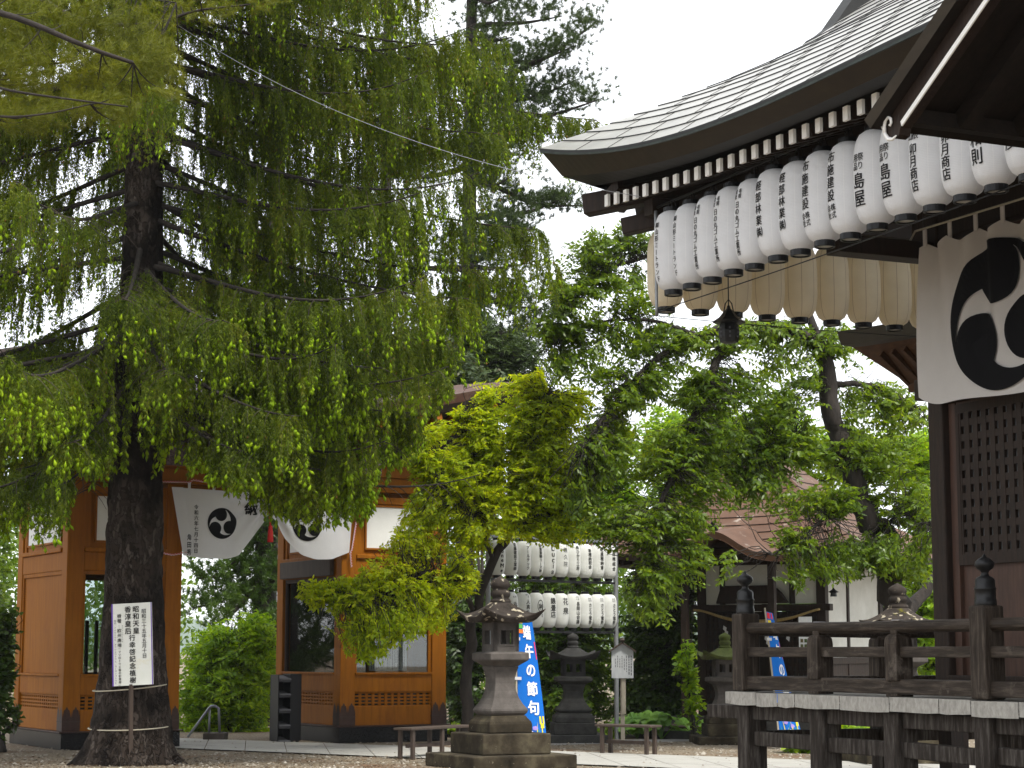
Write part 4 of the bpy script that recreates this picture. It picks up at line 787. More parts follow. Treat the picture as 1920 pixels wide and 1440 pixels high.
def stone_lantern(label, loc, rz, k=1.0, ms=('stone_base', 'stone', 'stone_top'), wk=1.0, wins=1, kr=.655, nk=4, tip=.115):
    t = thing('stone_lantern', label, 'stone lantern', loc, rz, 'stone lanterns of the precinct')
    B_, S_, T_ = (M[x] for x in ms); q2 = math.sqrt(2)
    def bx(nm, h, z0, z1): m = MB(); m.box(-h*k, h*k, -h*k, h*k, z0*k, z1*k); return m.build(nm, B_, t, bevel=.022*k, seg=3)
    bx('lower_step', .775, 0, .185); bx('upper_step', .515, .186, .465)
    def L(nm, pr, mm, bv=.012, parent=None): return MB().lathe([(r*k*q2*wk, z*k) for r, z in pr], 4, (0, 0, 0), math.pi/4).build(nm, mm, parent or t, bevel=bv*k)
    L('base_stone', [(.315, .466), (.325, .48), (.325, .585), (.315, .62), (.275, .67), (.26, .70)], B_, .02)
    L('shaft', [(.245, .701), (.275, .735), (.285, .765), (.278, .79), (.235, .85), (.195, .93), (.165, 1.03), (.150, 1.13), (.152, 1.21), (.172, 1.30), (.188, 1.345), (.188, 1.36)], S_, .01)
    L('platform', [(.185, 1.361), (.20, 1.378), (.285, 1.44), (.295, 1.452), (.295, 1.53), (.285, 1.545), (.22, 1.56)], S_)
    fb = thing('fire_box', None, None); fb.parent = t; ap = .190*k*wk; w2 = ap; z0, z1 = 1.561*k, 1.965*k; m = MB()
    for i in range(4):
        a = i*math.pi/2; ca, sa = math.cos(a), math.sin(a)
        f = lambda u, d, z: (ca*(ap-d)-sa*u, sa*(ap-d)+ca*u, z)
        th = .055*k; oz0, oz1 = z0+.10*k, z1-.115*k; ow = w2*.50/wins; cs = [0] if wins == 1 else [-w2*.42, w2*.42]; xs = [-w2]
        for c in cs: xs += [c-ow, c+ow]
        xs.append(w2); bars = [(-w2, w2, z0, oz0), (-w2, w2, oz1, z1)]+[(xs[j], xs[j+1], oz0, oz1) for j in range(0, len(xs), 2)]
        for (u0, u1, q0, q1) in bars:
            us = (u0, u1); m.add([f(u, d, z) for d in (0, th) for z in (q0, q1) for u in us], [(0, 1, 3, 2), (4, 6, 7, 5), (0, 4, 5, 1), (2, 3, 7, 6), (0, 2, 6, 4), (1, 5, 7, 3)])
        e = .024*k
        for c in cs:
            for (u0, u1, q0, q1) in ((c-ow-e, c+ow+e, oz0-e, oz0), (c-ow-e, c+ow+e, oz1, oz1+e), (c-ow-e, c-ow, oz0, oz1), (c+ow, c+ow+e, oz0, oz1)):
                us = (u0, u1); m.add([f(u, d, z) for d in (-.007*k, .01*k) for z in (q0, q1) for u in us], [(0, 1, 3, 2), (4, 6, 7, 5), (0, 4, 5, 1), (2, 3, 7, 6), (0, 2, 6, 4), (1, 5, 7, 3)])
    m.build('walls', S_, fb)
    kc = kasa(kr*k, nk, 2.03*k, tip*k, .15*k*max(1, wk*.8), .20*k, T_, t, thick=.075*k); kc.rotation_euler = (0, 0, math.pi/4 if nk == 4 else 0)
    L('roof_neck', [(.19, 1.966), (.25, 1.985), (.22, 2.02)], T_)
    m = MB().lathe([(r*k, z*k) for r, z in [(.13, 2.21), (.15, 2.235), (.155, 2.25), (.14, 2.272), (.115, 2.29), (.135, 2.315), (.145, 2.35), (.132, 2.39), (.105, 2.41), (.125, 2.43), (.142, 2.475), (.130, 2.52), (.085, 2.552), (.035, 2.578), (.005, 2.60)]], 20)
    m.v = [(x*(1+.05*math.sin(9*z+x*20)), y*(1+.05*math.cos(7*z)), z) for x, y, z in m.v]; m.build('finial', T_, t, smooth=True)
    return t
p0 = P(938, 1415, 26.25); stone_lantern('tall weathered stone lantern with lichen spotted roof on two square steps in the open', (p0[0], 26.35, -.0), math.radians(27), .962)
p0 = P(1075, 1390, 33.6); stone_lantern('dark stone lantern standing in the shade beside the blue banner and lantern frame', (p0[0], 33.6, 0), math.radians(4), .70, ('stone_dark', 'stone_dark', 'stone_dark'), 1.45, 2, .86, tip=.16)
p0 = P(1362, 1390, 33.0); stone_lantern('moss roofed stone lantern half hidden behind the veranda corner post', (p0[0], 33.0, 0), math.radians(3), .70, ('stone_base', 'stone', 'moss_top'), 1.45, 2, .86, tip=.16)
p0 = P(1690, 1390, 27.4); stone_lantern('pale lichened stone lantern seen over the veranda railing by the cherry trunk', (p0[0], 27.4, 0), math.radians(8), .94, ('stone_base', 'stone', 'stone_top'), 1.1, 1, .60, 8, tip=.03)
# ------------------------------------------------------------------ benches
def bench(label, p, q, nl, z=.44):
    p = np.array(p); q = np.array(q); L = float(np.linalg.norm((q-p)[:2])); a = math.atan2(q[1]-p[1], q[0]-p[0])
    t = thing('bench', label, 'bench', p, a, 'low brown benches by the path')
    m = MB(); m.box(-.10, L+.10, -.16, .16, z-.035, z); m.build('seat', M['greywood'], t, bevel=.008)
    for k in range(nl):
        for y in (-.11, .11): m = MB(); m.box(L*k/(nl-1)-.028, L*k/(nl-1)+.028, y-.025, y+.025, 0, z-.036); m.build('leg', M['greywood'], t, bevel=.005)
    m = MB(); m.box(0, L, -.02, .02, .16, .21); m.build('stretcher', M['greywood'], t)
    return t
b1 = G(762, 1424); b2 = G(870, 1416); bench('low brown wooden bench running behind the tall stone lantern', b1, b2, 3)
b3 = G(1137, 1414); b4 = G(1220, 1417); bench('low brown wooden bench on the gravel before the lantern frame pole', b3, b4, 2)
# ------------------------------------------------------------------ festival banners
def banner(label, base, h, lean, wfun, yaw, curl):
    t = thing('banner', label, 'banner', base); z0 = .12
    m = MB(); m.tube([(0, 0, 0), (lean[0], lean[1], h+.06)], .014, 8); m.build('pole', M['palewood'], t)
    def fn(x, y):   # x 0..1 across, y height along pole
        v = np.clip((y-z0)/(h-z0), 0, 1); w = wfun(v); ang = yaw+curl*v; bx = lean[0]*y/h; by = lean[1]*y/h
        r = x*w; bow = .05*np.sin(np.pi*x)*(1-.4*v)
        return np.stack([bx+.02+r*np.cos(ang)+bow*np.sin(ang), by+r*np.sin(ang)-bow*np.cos(ang), y-.03*x*(v)], 1)
    xs, ys = np.linspace(0, 1, 14), np.linspace(z0, h, 50); X, Y = np.meshgrid(xs, ys); Q = fn(X.ravel(), Y.ravel()).reshape(50, 14, 3)
    MB().grid(Q).build('cloth', M['bluecloth'], t, smooth=True, fix=False)
    off = lambda x, y: fn(x, y)+np.array([-.3*.012, -.012, 0])
    tx = Text(.03)
    for i, c in enumerate('端午の節句'): tx.put(c, .60 if i else .55, h-.32-i*.285, .21, 2.1, .035)
    tx.build('lettering', M['whiteink'], t, off)
    def patch(nm, mm, polys):
        tx = Text()
        for p in polys: tx.shape(p, [tuple(range(len(p)))])
        tx.build(nm, M[mm], t, off)
    R4 = lambda x0, x1, y0, y1: [(x0, y0), (x1, y0), (x1, y1), (x0, y1)]
    patch('red_corner', 'redp', [R4(.05, .62, h-.10, h-.01)]); patch('red_corner', 'redp', [[(.95, h-.72), (.99, h-.72), (.99, h-.45), (.93, h-.45)]])
    patch('yellow_tag', 'yellow', [R4(.05, .34, h-.185, h-.125)]); patch('green_tag', 'greenp', [R4(.05, .34, h-.26, h-.20)]); patch('orange_tag', 'orangep', [R4(.05, .34, h-.335, h-.275)])
    lv = []
    for k in range(7):
        x = .2+.09*k+random.uniform(-.02, .02); hh = random.uniform(.18, .36); dx = random.uniform(-.14, .14); lv.append([(x-.02, z0+.01), (x+.03, z0+.01), (x+dx*.5+.02, z0+hh*.6), (x+dx, z0+hh)])
    patch('iris_leaves', 'greenp', lv[::2]); patch('iris_leaves', 'yellow', lv[1::2]+[R4(.80, .87, z0+.30, z0+.42), R4(.92, .98, z0+.30, z0+.42), R4(.83, .96, z0+.24, z0+.31), R4(.86, .9, z0+.16, z0+.25)])
    fl = []
    for (x, y) in ((.32, z0+.30), (.50, z0+.16), (.62, z0+.24), (.84, z0+.07)):
        for k in range(5): a = k*1.256; fl.append([(x+.075*math.cos(a+i*1.05)*.7+.055*math.cos(a), y+.017*math.sin(a+i*1.05)*1.1+.017*math.sin(a)) for i in range(6)])
    patch('iris_flowers', 'violet', fl); patch('flower_hearts', 'whiteink', [disc(.84, z0+.10, .03, 8), disc(.9, z0+.05, .04, 8), disc(.5, z0+.175, .022, 8)])
    for y in (h*.80, h*.52, h*.24):
        m = MB(); c = fn(np.array([.0, .16]), np.array([y, y])); m.beam((lean[0]*y/h-.02, lean[1]*y/h-.02, y), tuple(c[1]-np.array([0, .02, 0])), .012, .045); m.build('loop', M['cloth'], t)
    return t
bp_ = P(970, 1372, 30.2); banner('blue festival banner with white lettering behind the tall stone lantern', (bp_[0], 30.2, 0), 2.12, (-.03, .02), lambda v: .43-.20*v**1.2, .06, .25)
bp_ = P(1463, 1392, 31.0); banner('blue festival banner leaning before the small shrine, seen through the railing', (bp_[0], 31.0, 0), 2.12, (-.20, .02), lambda v: .36-.20*v, .15, .6)
# ------------------------------------------------------------------ lantern frame
FA = np.array(P(915, 1300, 32.7)); FB = np.array(P(1156, 1300, 34.6)); fang = math.atan2(FB[1]-FA[1], FB[0]-FA[0]); FL = float(np.linalg.norm((FB-FA)[:2])); FrF = Frame(FA, fang)
fr = thing('lantern_rack', 'galvanised steel rack of two poles and crossbars holding two rows of lanterns', 'frame', (FA[0], FA[1], 0), fang)
for x in (0, FL): m = MB(); m.tube([(x, 0, 0), (x, 0, 3.50 if x == 0 else 3.35)], .042, 12); m.lathe([(.05, 2.0), (.05, 2.06)], 12, (x, 0, 0)); m.build('pole', M['greysteel'], fr)
for z in (3.40, 2.685, 1.83): m = MB(); m.box(-.1, FL+.05, -.02, .02, z-.02, z+.02); m.build('crossbar', M['greysteel' if z > 3 else 'blackmetal'], fr)
def TL(main, size, top, pitch=None, sx=1, bold=.016, pre=None):
    def f(tx):
        tx.col(main, .0, top, size, pitch, sx, bold)
        if pre:
            for j, c in enumerate(pre): tx.col(c, .02-.04*j, top+.10, .034, .036, 1, .004)
    return f
def one(tx):
    tx.put('ア', -.035, .50, .085, 1.0, .05); tx.put('!', .03, .50, .085, 1.3, .05)
    tx.col('one', 0, .44, .085, .075, 1.1, .04); tx.col('Me', 0, .20, .085, .08, 1.1, .04)
def emblem(tx):
    n = 30; R0, R1 = .085, .078; pts = [(R0*.7*math.cos(2*math.pi*i/n), .36+R0*1.2*math.sin(2*math.pi*i/n)) for i in range(n)]+[(R1*.66*math.cos(2*math.pi*i/n), .36+R1*1.15*math.sin(2*math.pi*i/n)) for i in range(n)]
    tx.shape(pts, [(i, (i+1) % n, n+(i+1) % n, n+i) for i in range(n)]); tx.put('利', 0, .345, .10, .8, .03); tx.col('川月', .03, .23, .03, .03); tx.put('月', -.02, .215, .03)
top_t = [(one, 'heavy roman letters under a bold mark'), (TL('佐藤建設工業㈱', .062, .54, .066), 'seven slim characters'), (TL('アールテック', .062, .50, .068), 'six brushed kana, partly behind maple leaves'), (TL('双葉重機リース㈱', .056, .54, .060), 'eight slim characters'), (TL('Lucia', .12, .54, .098, 1.15, .01), 'thin roman letters'), (TL('鏡久院', .085, .50, .12, 1, 0), 'three pale characters'), (TL('㈱ひかり工房', .066, .54, .070), 'six medium characters'), (TL('新穂納税会', .066, .50, .07), 'characters partly behind leaves'), (TL('花屋穂納會', .070, .52, .075), 'characters seen through a leafy twig'), (TL('西穂組合', .070, .46, .085), 'lettering cut by leaves')]
bot_t = [(TL('丸石', .08, .42, .12, pre=('会', '社')), 'mostly behind the stone finial'), (TL('人真丸亀', .075, .46, .085, pre=('有限', '焼')), 'small heading over four characters'), (emblem, 'circled emblem over small grey writing'), (TL('鏡畳店', .105, .50, .115), 'three bold characters'), (TL('花泉', .115, .50, .16, 1, .01), 'two brushed characters'), (TL('長岡山会議', .070, .44, .075, pre=('有限', '法人')), 'small heading over five characters'), (TL('さとう電熱', .066, .42, .072, pre=('有限', '会社')), 'five character lettering, farther from the pole'), (TL('さとう電熱', .066, .42, .072, pre=('有限', '会社')), 'five character lettering, one from the pole'), (TL('さとう電熱', .066, .42, .072, pre=('有限', '会社')), 'five character lettering, next to the pole')]
onum = ['first', 'second', 'third', 'fourth', 'fifth', 'sixth', 'seventh', 'eighth', 'ninth', 'tenth']
for row, (lst, z, lo) in enumerate(((top_t, 2.755, 0), (bot_t, 1.90, 1))):
    for i, (f, d) in enumerate(lst):
        x = .19+(FL-.36)/9*(i+lo); sag = 0
        lantern('rack_lantern', 'white lantern with %s, %s in the %s row' % (d, onum[i], ('upper', 'lower')[row]), 'lantern', FrF.w(x, 0, z+.0), fang-.05, 'white lanterns on the steel frame', M['paper_small'], .585, .142, f)
# ------------------------------------------------------------------ small roofed notice sign on a post
ns = thing('notice_sign', 'small grey roofed notice board on a pale post beside the frame pole', 'sign', (P(1168, 1380, 33.9)[0], 33.9, 0), .0)
c1 = (1240-1222)/F*33.9; zc = 1.5-c1
m = MB(); m.prism([(-.185, zc-.28), (.185, zc-.28), (.185, zc+.18), (.0, zc+.30), (-.185, zc+.18)], lambda u, v: (u, -.03, v), lambda u, v: (u, .02, v)); m.build('board', M['paleboard'], ns)
m = MB(); m.beam((-.23, -.02, zc+.165), (.01, -.02, zc+.325), .15, .025); m.beam((.23, -.02, zc+.165), (-.01, -.02, zc+.325), .15, .025); m.lathe([(.03, 0), (.05, .03), (.02, .07)], 8, (0, 0, zc+.33)); m.build('roof', M['greywood'], ns)
m = MB(); m.box(-.035, .035, .02, .08, .0, zc); m.box(-.02, .055, -.0, .02, .45, zc-.29); m.build('post', M['palewood'], ns, bevel=.004)
m = MB()
for k in range(8):
    x = .14-k*.038; z = zc+.10-(.05 if k > 1 else 0)*(k % 2)
    while z > zc-.20+.02*k: h = random.uniform(.02, .05); m.box(x, x+(.016 if k < 2 else .009), -.034, -.031, z-h, z); z -= h+.012
m.build('writing', M['inkgrey'], ns)
# ------------------------------------------------------------------ tree sign, stake and ties
TB = np.array([-5.19, 27.12, 0]); TR = [(0, .60), (.12, .56), (.3, .52), (.5, .50), (.8, .475), (1.1, .445), (1.7, .405), (2.4, .37), (3.2, .365), (4, .345), (5, .325), (6.5, .285), (8, .25), (10, .21), (13, .15), (17, .08), (20, .02)]
def tr(z): return float(np.interp(z, [a for a, b in TR], [b for a, b in TR]))
st = thing('tree_sign', 'white signboard with purple edges and black vertical writing tied to the spruce trunk', 'sign', (TB[0], TB[1], 0))
Yf = TB[1]-.53; lc = lambda px, py: P(px, py, Yf)-TB
A_, B__, C_, D_ = lc(209, 1133), lc(284, 1129), lc(287, 1283), lc(211, 1287); back = np.array([0, .035, 0])
m = MB(); m.add([A_, B__, C_, D_, A_+back, B__+back, C_+back, D_+back], [(0, 1, 2, 3), (7, 6, 5, 4), (0, 4, 5, 1), (1, 5, 6, 2), (2, 6, 7, 3), (3, 7, 4, 0)]); m.build('board', M['signwhite'], st)
e = np.array([.018, 0, 0]); f_ = np.array([0, -.004, 0])
m = MB(); m.add([A_+f_, A_+e+f_, D_+e+f_, D_+f_, B__-e*.7+f_, B__+f_, C_+f_, C_-e*.7+f_], [(0, 1, 2, 3), (4, 5, 6, 7)]); m.build('edge_trim', M['purple'], st, fix=False)
bw, bh = 1.0, 2.06
def fnS(x, y):
    u = np.asarray(x)/bw; v = 1-np.asarray(y)/bh
    p = A_[None]*((1-u)*(1-v))[:, None]+B__[None]*(u*(1-v))[:, None]+C_[None]*(u*v)[:, None]+D_[None]*((1-u)*v)[:, None]; return p+np.array([0, -.006, 0])
tx = Text(.012); tx.col('昭和三十五年五月十日', .80, 1.90, .115, .124, 1, .006); tx.build('date_lettering', M['ink'], st, fnS)
tx = Text(.02); tx.col('昭和天皇', .60, 1.98, .155, .180); tx.col('香淳皇后', .40, 1.98, .155, .180); tx.col('行幸啓記念植樹', .50, 1.26, .150, .176); tx.build('title_lettering', M['ink'], st, fnS)
tx = Text(.006); tx.col('樹種:欧州唐檜', .185, 1.80, .10, .122, 1, .006); tx.col('(マツ科トウヒ属の針葉樹)', .185, .96, .062, .076, 1, .006); tx.build('species_lettering', M['ink'], st, fnS)
tx = Text(.0); tx.col('別名:ドイツトウヒ、オウシュウトウヒ、ヨーロッパトウヒ', .085, 1.66, .050, .060); tx.col('オウシュウトウヒ', .265, 1.52, .040, .056); tx.build('small_lettering', M['ink'], st, fnS)
sx_ = lc(248, 1300)[0]; m = MB(); m.beam((sx_, -.545, .01), (sx_-.02, -.52, 1.07), .05, .04); m.build('stake', M['greywood'], st)
def tie(z, dz):
    m = MB(); r = tr(z)+.035; pts = []
    for k in range(41): a = 2*math.pi*k/40; pts.append((r*1.01*math.cos(a)+.0, r*1.02*math.sin(a), z+dz*math.cos(a)-.025*max(0, math.sin(-a))))
    m.tube(pts, .009, 6, cap=False); m.build('tie_rope', M['cord'], st, smooth=True)
tie(1.02, .04); tie(.49, .01)
# ------------------------------------------------------------------ small shrine behind (local: x along its front, y inward)
SA = math.radians(-30); sc0 = P(1551, 1300, 35.0); SW = 2.48; sO = np.array([sc0[0]-SW*math.cos(SA), sc0[1]-SW*math.sin(SA), 0])
sh = thing('small_shrine', 'small white walled shrine with red brown copper roof behind the cherry tree', 'shrine', sO, SA)
def sb(nm, m, bx, bv=.008):
    b = MB(); [b.box(*q) for q in bx]; return b.build(nm, M[m], sh, bevel=bv)
SD = 3.0
sb('stone_base', 'stone_dark', [(-.5, SW+.6, -.6, SD+.4, 0, .35)], .02)
sb('plaster_wall', 'plaster', [(.1, SW-.1, .04, .08, 2.35, 3.05), (SW-.08, SW-.04, .1, SD, 1.4, 3.05), (.04, .08, .1, SD, .9, 3.05)], 0)
for x, y in ((0, 0), (SW-.17, 0), (0, SD-.17), (SW-.17, SD-.17)): sb('pillar', 'darkwood', [(x, x+.17, y, y+.17, .351, 3.1)])
[sb('frame_post', 'darkwood', [q]) for q in ((.45, .55, .0, .10, 2.345, 3.045), (SW-.68, SW-.58, .0, .1, 2.345, 3.045), (SW-.10, SW-.01, 1.15, 1.25, .5, 3.045))]
sb('lintel', 'darkwood', [(-.1, SW+.1, -.04, .12, 2.22, 2.34), (-.15, SW+.15, -.06, .16, 3.05, 3.25), (SW-.14, SW+.02, .1, SD, 3.05, 3.2), (SW-.12, SW-.005, .17, SD, 1.28, 1.4)])
sb('dark_wainscot', 'darkwood', [(SW-.07, SW-.03, .17, SD, .36, 1.28), (.3, SW-.3, .5, .55, .36, 2.22)], 0)
v = []
for k in range(7): v.append((.18+k*.09, .215+k*.09, .02, .05, .6, 2.2)); v.append((SW-.76+k*.09, SW-.725+k*.09, .02, .05, .6, 2.2))
for k in range(13): z = .62+k*.125; v.append((.17, .78, .025, .045, z, z+.05)); v.append((SW-.78, SW-.17, .025, .045, z, z+.05))
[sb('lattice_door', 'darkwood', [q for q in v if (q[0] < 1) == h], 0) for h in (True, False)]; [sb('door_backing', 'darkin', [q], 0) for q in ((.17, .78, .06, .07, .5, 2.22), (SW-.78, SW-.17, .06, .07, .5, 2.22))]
m = MB(); m.prism([(.42, 2.36), (.50, 2.60), (.62, 2.68), (SW-.95, 2.68), (SW-.80, 2.55), (SW-.66, 2.36)], lambda u, v: (u, -.12, v), lambda u, v: (u, -.02, v)); m.build('carved_beam', M['darkwood'], sh, bevel=.02)
# hip roof with lifted eaves
def hipz(d, up): return 3.18+up+.62*d+.10*d*d
ex0, ex1, ey0, ey1 = -1.9, SW+1.0, -1.15, SD+1.1; cxs, cys = (ex0+ex1)/2, (ey0+ey1)/2; HX = (ex1-ex0)/2; HY = (ey1-ey0)/2
rings = []
for v in np.linspace(0, .93, 13):
    row = []
    for side in range(4):
        for k in range(16):
            u = -1+2*k/16; ax, ay = HX*(1-v), HY*(1-v)
            x, y = [(u*ax, -ay), (ax, u*ay), (-u*ax, ay), (-ax, -u*ay)][side]; row.append((cxs+x, cys+y, hipz(v*HX*.95, .20*abs(u)**3*(1-v)**1.3)))
    row.append(row[0]); rings.append(row)
m = MB(); m2_ = MB()
for r0, r1 in zip(rings, rings[1:]): m.grid([[(x, y, z+.022) for x, y, z in r0], [(x, y, z) for x, y, z in r1]]); m2_.grid([[(x, y, z-.004) for x, y, z in r0], [(x, y, z+.0215) for x, y, z in r0]])
m.add(rings[-1][:-1], [tuple(range(64))]); rf_ = m.build('roof', M['copper_roof2'], sh, fix=False); m2_.build('course_edges', M['darkwood'], rf_, fix=False)
m = MB(); inn = lambda r, k, dz: [(cxs+(x-cxs)*k, cys+(y-cys)*k, z+dz) for x, y, z in r]
m.grid([rings[0], inn(rings[0], .995, -.10)]); m.grid([inn(rings[0], .995, -.10), inn(rings[0], .62, -.05)]); m.build('eave', M['darkwood'], sh, fix=False)
for k in range(22):
    x = ex0+.2+k*(ex1-ex0-.4)/21; m = MB(); m.beam((x, ey0+.08, 3.08), (x, .1, 3.24), .06, .08); m.build('rafter', M['darkwood'], sh)
# curved porch roof in front
pr_ = []
for y in np.linspace(-1.75, .2, 6):
    pr_.append([(x, y, 3.16+.40*math.exp(-((x-1.12)/.55)**2)-.02*abs(x-1.12)+.26*(y+1.75)/1.95) for x in np.linspace(.05, 2.5, 28)])
m = MB(); m.grid(pr_); m.grid([pr_[0], [(x, y+.02, z-.12) for x, y, z in pr_[0]]]); m.grid([[(x, y, z-.12) for x, y, z in r] for r in pr_]); m.build('porch_roof', M['copper_roof2'], sh, fix=False)
sb('porch_pillar', 'darkwood', [(.30, .42, -1.35, -1.23, .36, 3.0)]); sb('porch_pillar', 'darkwood', [(1.95, 2.07, -1.35, -1.23, .36, 3.0)])
sb('ridge_cap', 'darkwood', [(cxs-.5, cxs+.5, cys-.18, cys+.18, hipz(.93*HX*.95, 0)+.01, hipz(.93*HX*.95, 0)+.20)], .02)
sb('eave_ornament', 'blackmetal', [(1.03, 1.21, -1.76, -1.70, 3.57, 3.68), (1.08, 1.16, -1.76, -1.70, 3.68, 3.74)], .02)
sr_ = thing('straw_rope', 'twisted straw rope with white paper streamers strung across the small shrine front', 'sacred rope', sO, SA)
u = np.linspace(0, 1, 40); pts = np.stack([.02+u*(SW-.05), np.full(40, -.2), 2.20-.22*np.exp(-((u-.52)/.22)**2)+.05*np.cos(u*12)], 1); m = MB(); m.tube(pts, .02+.018*np.exp(-((u-.5)/.25)**2), 8); m.build('rope', M['rope'], sr_, smooth=True)
for x, z in ((.62, 1.95), (.90, 1.92), (1.42, 1.92), (1.8, 2.0)):
    m = MB()
    for k in range(4): dx = .03*(k % 2); m.add([(x+dx, -.225, z+.02-.075*k), (x+dx+.06, -.225, z-.02-.075*k), (x+dx+.05, -.225, z-.10-.075*k), (x+dx-.01, -.225, z-.05-.075*k)], [(0, 1, 2, 3)])
    m.build('paper_streamer', M['cloth'], sr_, fix=False)
rb = thing('bell_cloth', 'hanging red cloth strip in front of the small shrine door', 'bell rope', Frame(sO, SA).w(1.20, -.35, .9)); m = MB(); m.tube([(0, 0, 0), (.03, 0, .5), (0, 0, 1.25)], [.09, .06, .03], 8); m.build('strip', M['redp'], rb)
wb = thing('wind_bell', 'tiny dark star shaped bell hanging under the small shrine eave', 'bell', P(1563, 1112, 34.2)); m = MB(); m.lathe([(.06, -.06), (.05, .0), (.09, .02), (.03, .06), (.005, .09)], 6); m.build('bell', M['blackmetal'], wb); m = MB(); m.tube([(0, 0, .08), (0, 0, .38)], .006, 5); m.build('wire', M['black'], wb)
pn = thing('posted_notice', 'small pale printed notice posted beside the small shrine door', 'notice', P(1510, 1187, 34.3), SA); m = MB(); m.box(-.12, .12, 0, .01, -.28, .28); m.build('sheet', M['paleboard'], pn); m = MB(); [m.box(-.09+.07*(k % 3), -.04+.07*(k % 3), -.004, -.001, -.25+.09*(k//3), -.19+.09*(k//3)) for k in range(6)]; m.build('pictures', M['russet'], pn)
# ================================================================== VEGETATION
def R_(n, lo, hi): return rng.uniform(lo, hi, n)
def quads(Pb, D, S, L, Wd, fold=.18, droop=0.0):
    """kite leaves folded along the midrib: base, side, tip, side"""
    N = unit(np.cross(D, S)); L = L[:, None]; Wd = Wd[:, None]
    mid = Pb+D*L*.42+N*L*fold*.5
    V = np.stack([Pb, mid+S*Wd*.5, Pb+D*L-np.array([0, 0, 1])*L*droop, mid-S*Wd*.5], 1).reshape(-1, 3)
    return V, np.arange(len(Pb)*4).reshape(-1, 4)
def tri_tubes(Q, r0, r1):
    """Q (N,K,3) polylines -> thin 3 sided tubes"""
    N, K, _ = Q.shape; d = unit(np.gradient(Q, axis=1)); ref = np.where(np.abs(d[..., 2:3]) > .9, np.array([1.0, 0, 0]), np.array([0, 0, 1.0])); u = unit(np.cross(d, ref)); w = np.cross(d, u)
    rr = np.linspace(0, 1, K)[None, :, None]; r0 = np.broadcast_to(np.asarray(r0, float).reshape(-1, 1, 1), (N, 1, 1)); rr = r0*(1-rr)+r1*rr
    V = np.stack([Q+rr*(math.cos(a)*u+math.sin(a)*w) for a in (0, 2.094, 4.189)], 2)      # N,K,3,3
    idx = np.arange(N*K*3).reshape(N, K, 3); f = np.stack([idx[:, :-1], np.roll(idx, -1, 2)[:, :-1], np.roll(idx, -1, 2)[:, 1:], idx[:, 1:]], -1).reshape(-1, 4)
    return V.reshape(-1, 3), f
def join(lst):
    V = []; Fq = []; n = 0
    for v, f in lst: V.append(v); Fq.append(f+n); n += len(v)
    return np.concatenate(V), np.concatenate(Fq)
def px_poly(pts): return np.array([P(*p) for p in pts])
def resample(pts, n):
    p = np.asarray(pts, float); d = np.concatenate([[0], np.cumsum(np.linalg.norm(np.diff(p, axis=0), axis=1))]); u = np.linspace(0, d[-1], n); q = np.stack([np.interp(u, d, p[:, i]) for i in range(3)], 1)
    for _ in range(2): q[1:-1] = (q[:-2]+2*q[1:-1]+q[2:])/4
    return q
def blob(lst, n, dens=None):
    """crown sample points inside ellipsoids given by photo position, depth and radii"""
    w = np.array([e[3]*e[4]*(e[6] if len(e) > 6 else 1) for e in lst], float); w /= w.sum(); out = []
    for e, k in zip(lst, rng.multinomial(n, w)):
        c = P(e[0], e[1], e[2]); s = e[2]/F; v = unit(rng.normal(size=(k, 3)))*(R_(k, 0, 1)**(1/2.4))[:, None]; out.append(c+v*np.array([e[3]*s, e[5], e[4]*s]))
    return np.concatenate(out)
def foliage(bases, tips, J, L, Wd, leafm, parent, name, sag=.10, tilt=.5, droop=.25, start=.2, spread=.95):
    N = len(bases); t = np.linspace(start, 1, J)[None, :, None]; d = tips-bases; ln = np.linalg.norm(d, axis=1)[:, None, None]
    path = lambda t: bases[:, None]+d[:, None]*t+np.array([0, 0, 1.0])*ln*sag*(2*t-2*t*t-t**2*.9)
    Q = path(t+rng.uniform(-.03, .03, (N, J, 1))); tang = unit(d)[:, None]+np.array([0, 0, 1.0])*sag*(2-5.8*t); tang = unit(tang)
    side = unit(np.cross(tang, np.array([0, 0, 1.0])+rng.normal(size=(N, 1, 3))*tilt*.7)); sg = np.where(np.arange(J) % 2 == 0, 1, -1)[None, :, None]
    D = unit(tang*rng.uniform(.35, .9, (N, J, 1))+side*sg*spread+np.array([0, 0, -1.0])*rng.uniform(.0, 2*droop, (N, J, 1))+rng.normal(size=(N, J, 3))*.22)
    S = unit(np.cross(D, np.cross(side, tang)*1.0+rng.normal(size=(N, J, 3))*tilt)); k = N*J
    V, f = quads(Q.reshape(-1, 3), D.reshape(-1, 3), S.reshape(-1, 3), R_(k, .75, 1.2)*L, R_(k, .75, 1.15)*Wd, .22, .10)
    return fastmesh(name, V, f, leafm, parent)
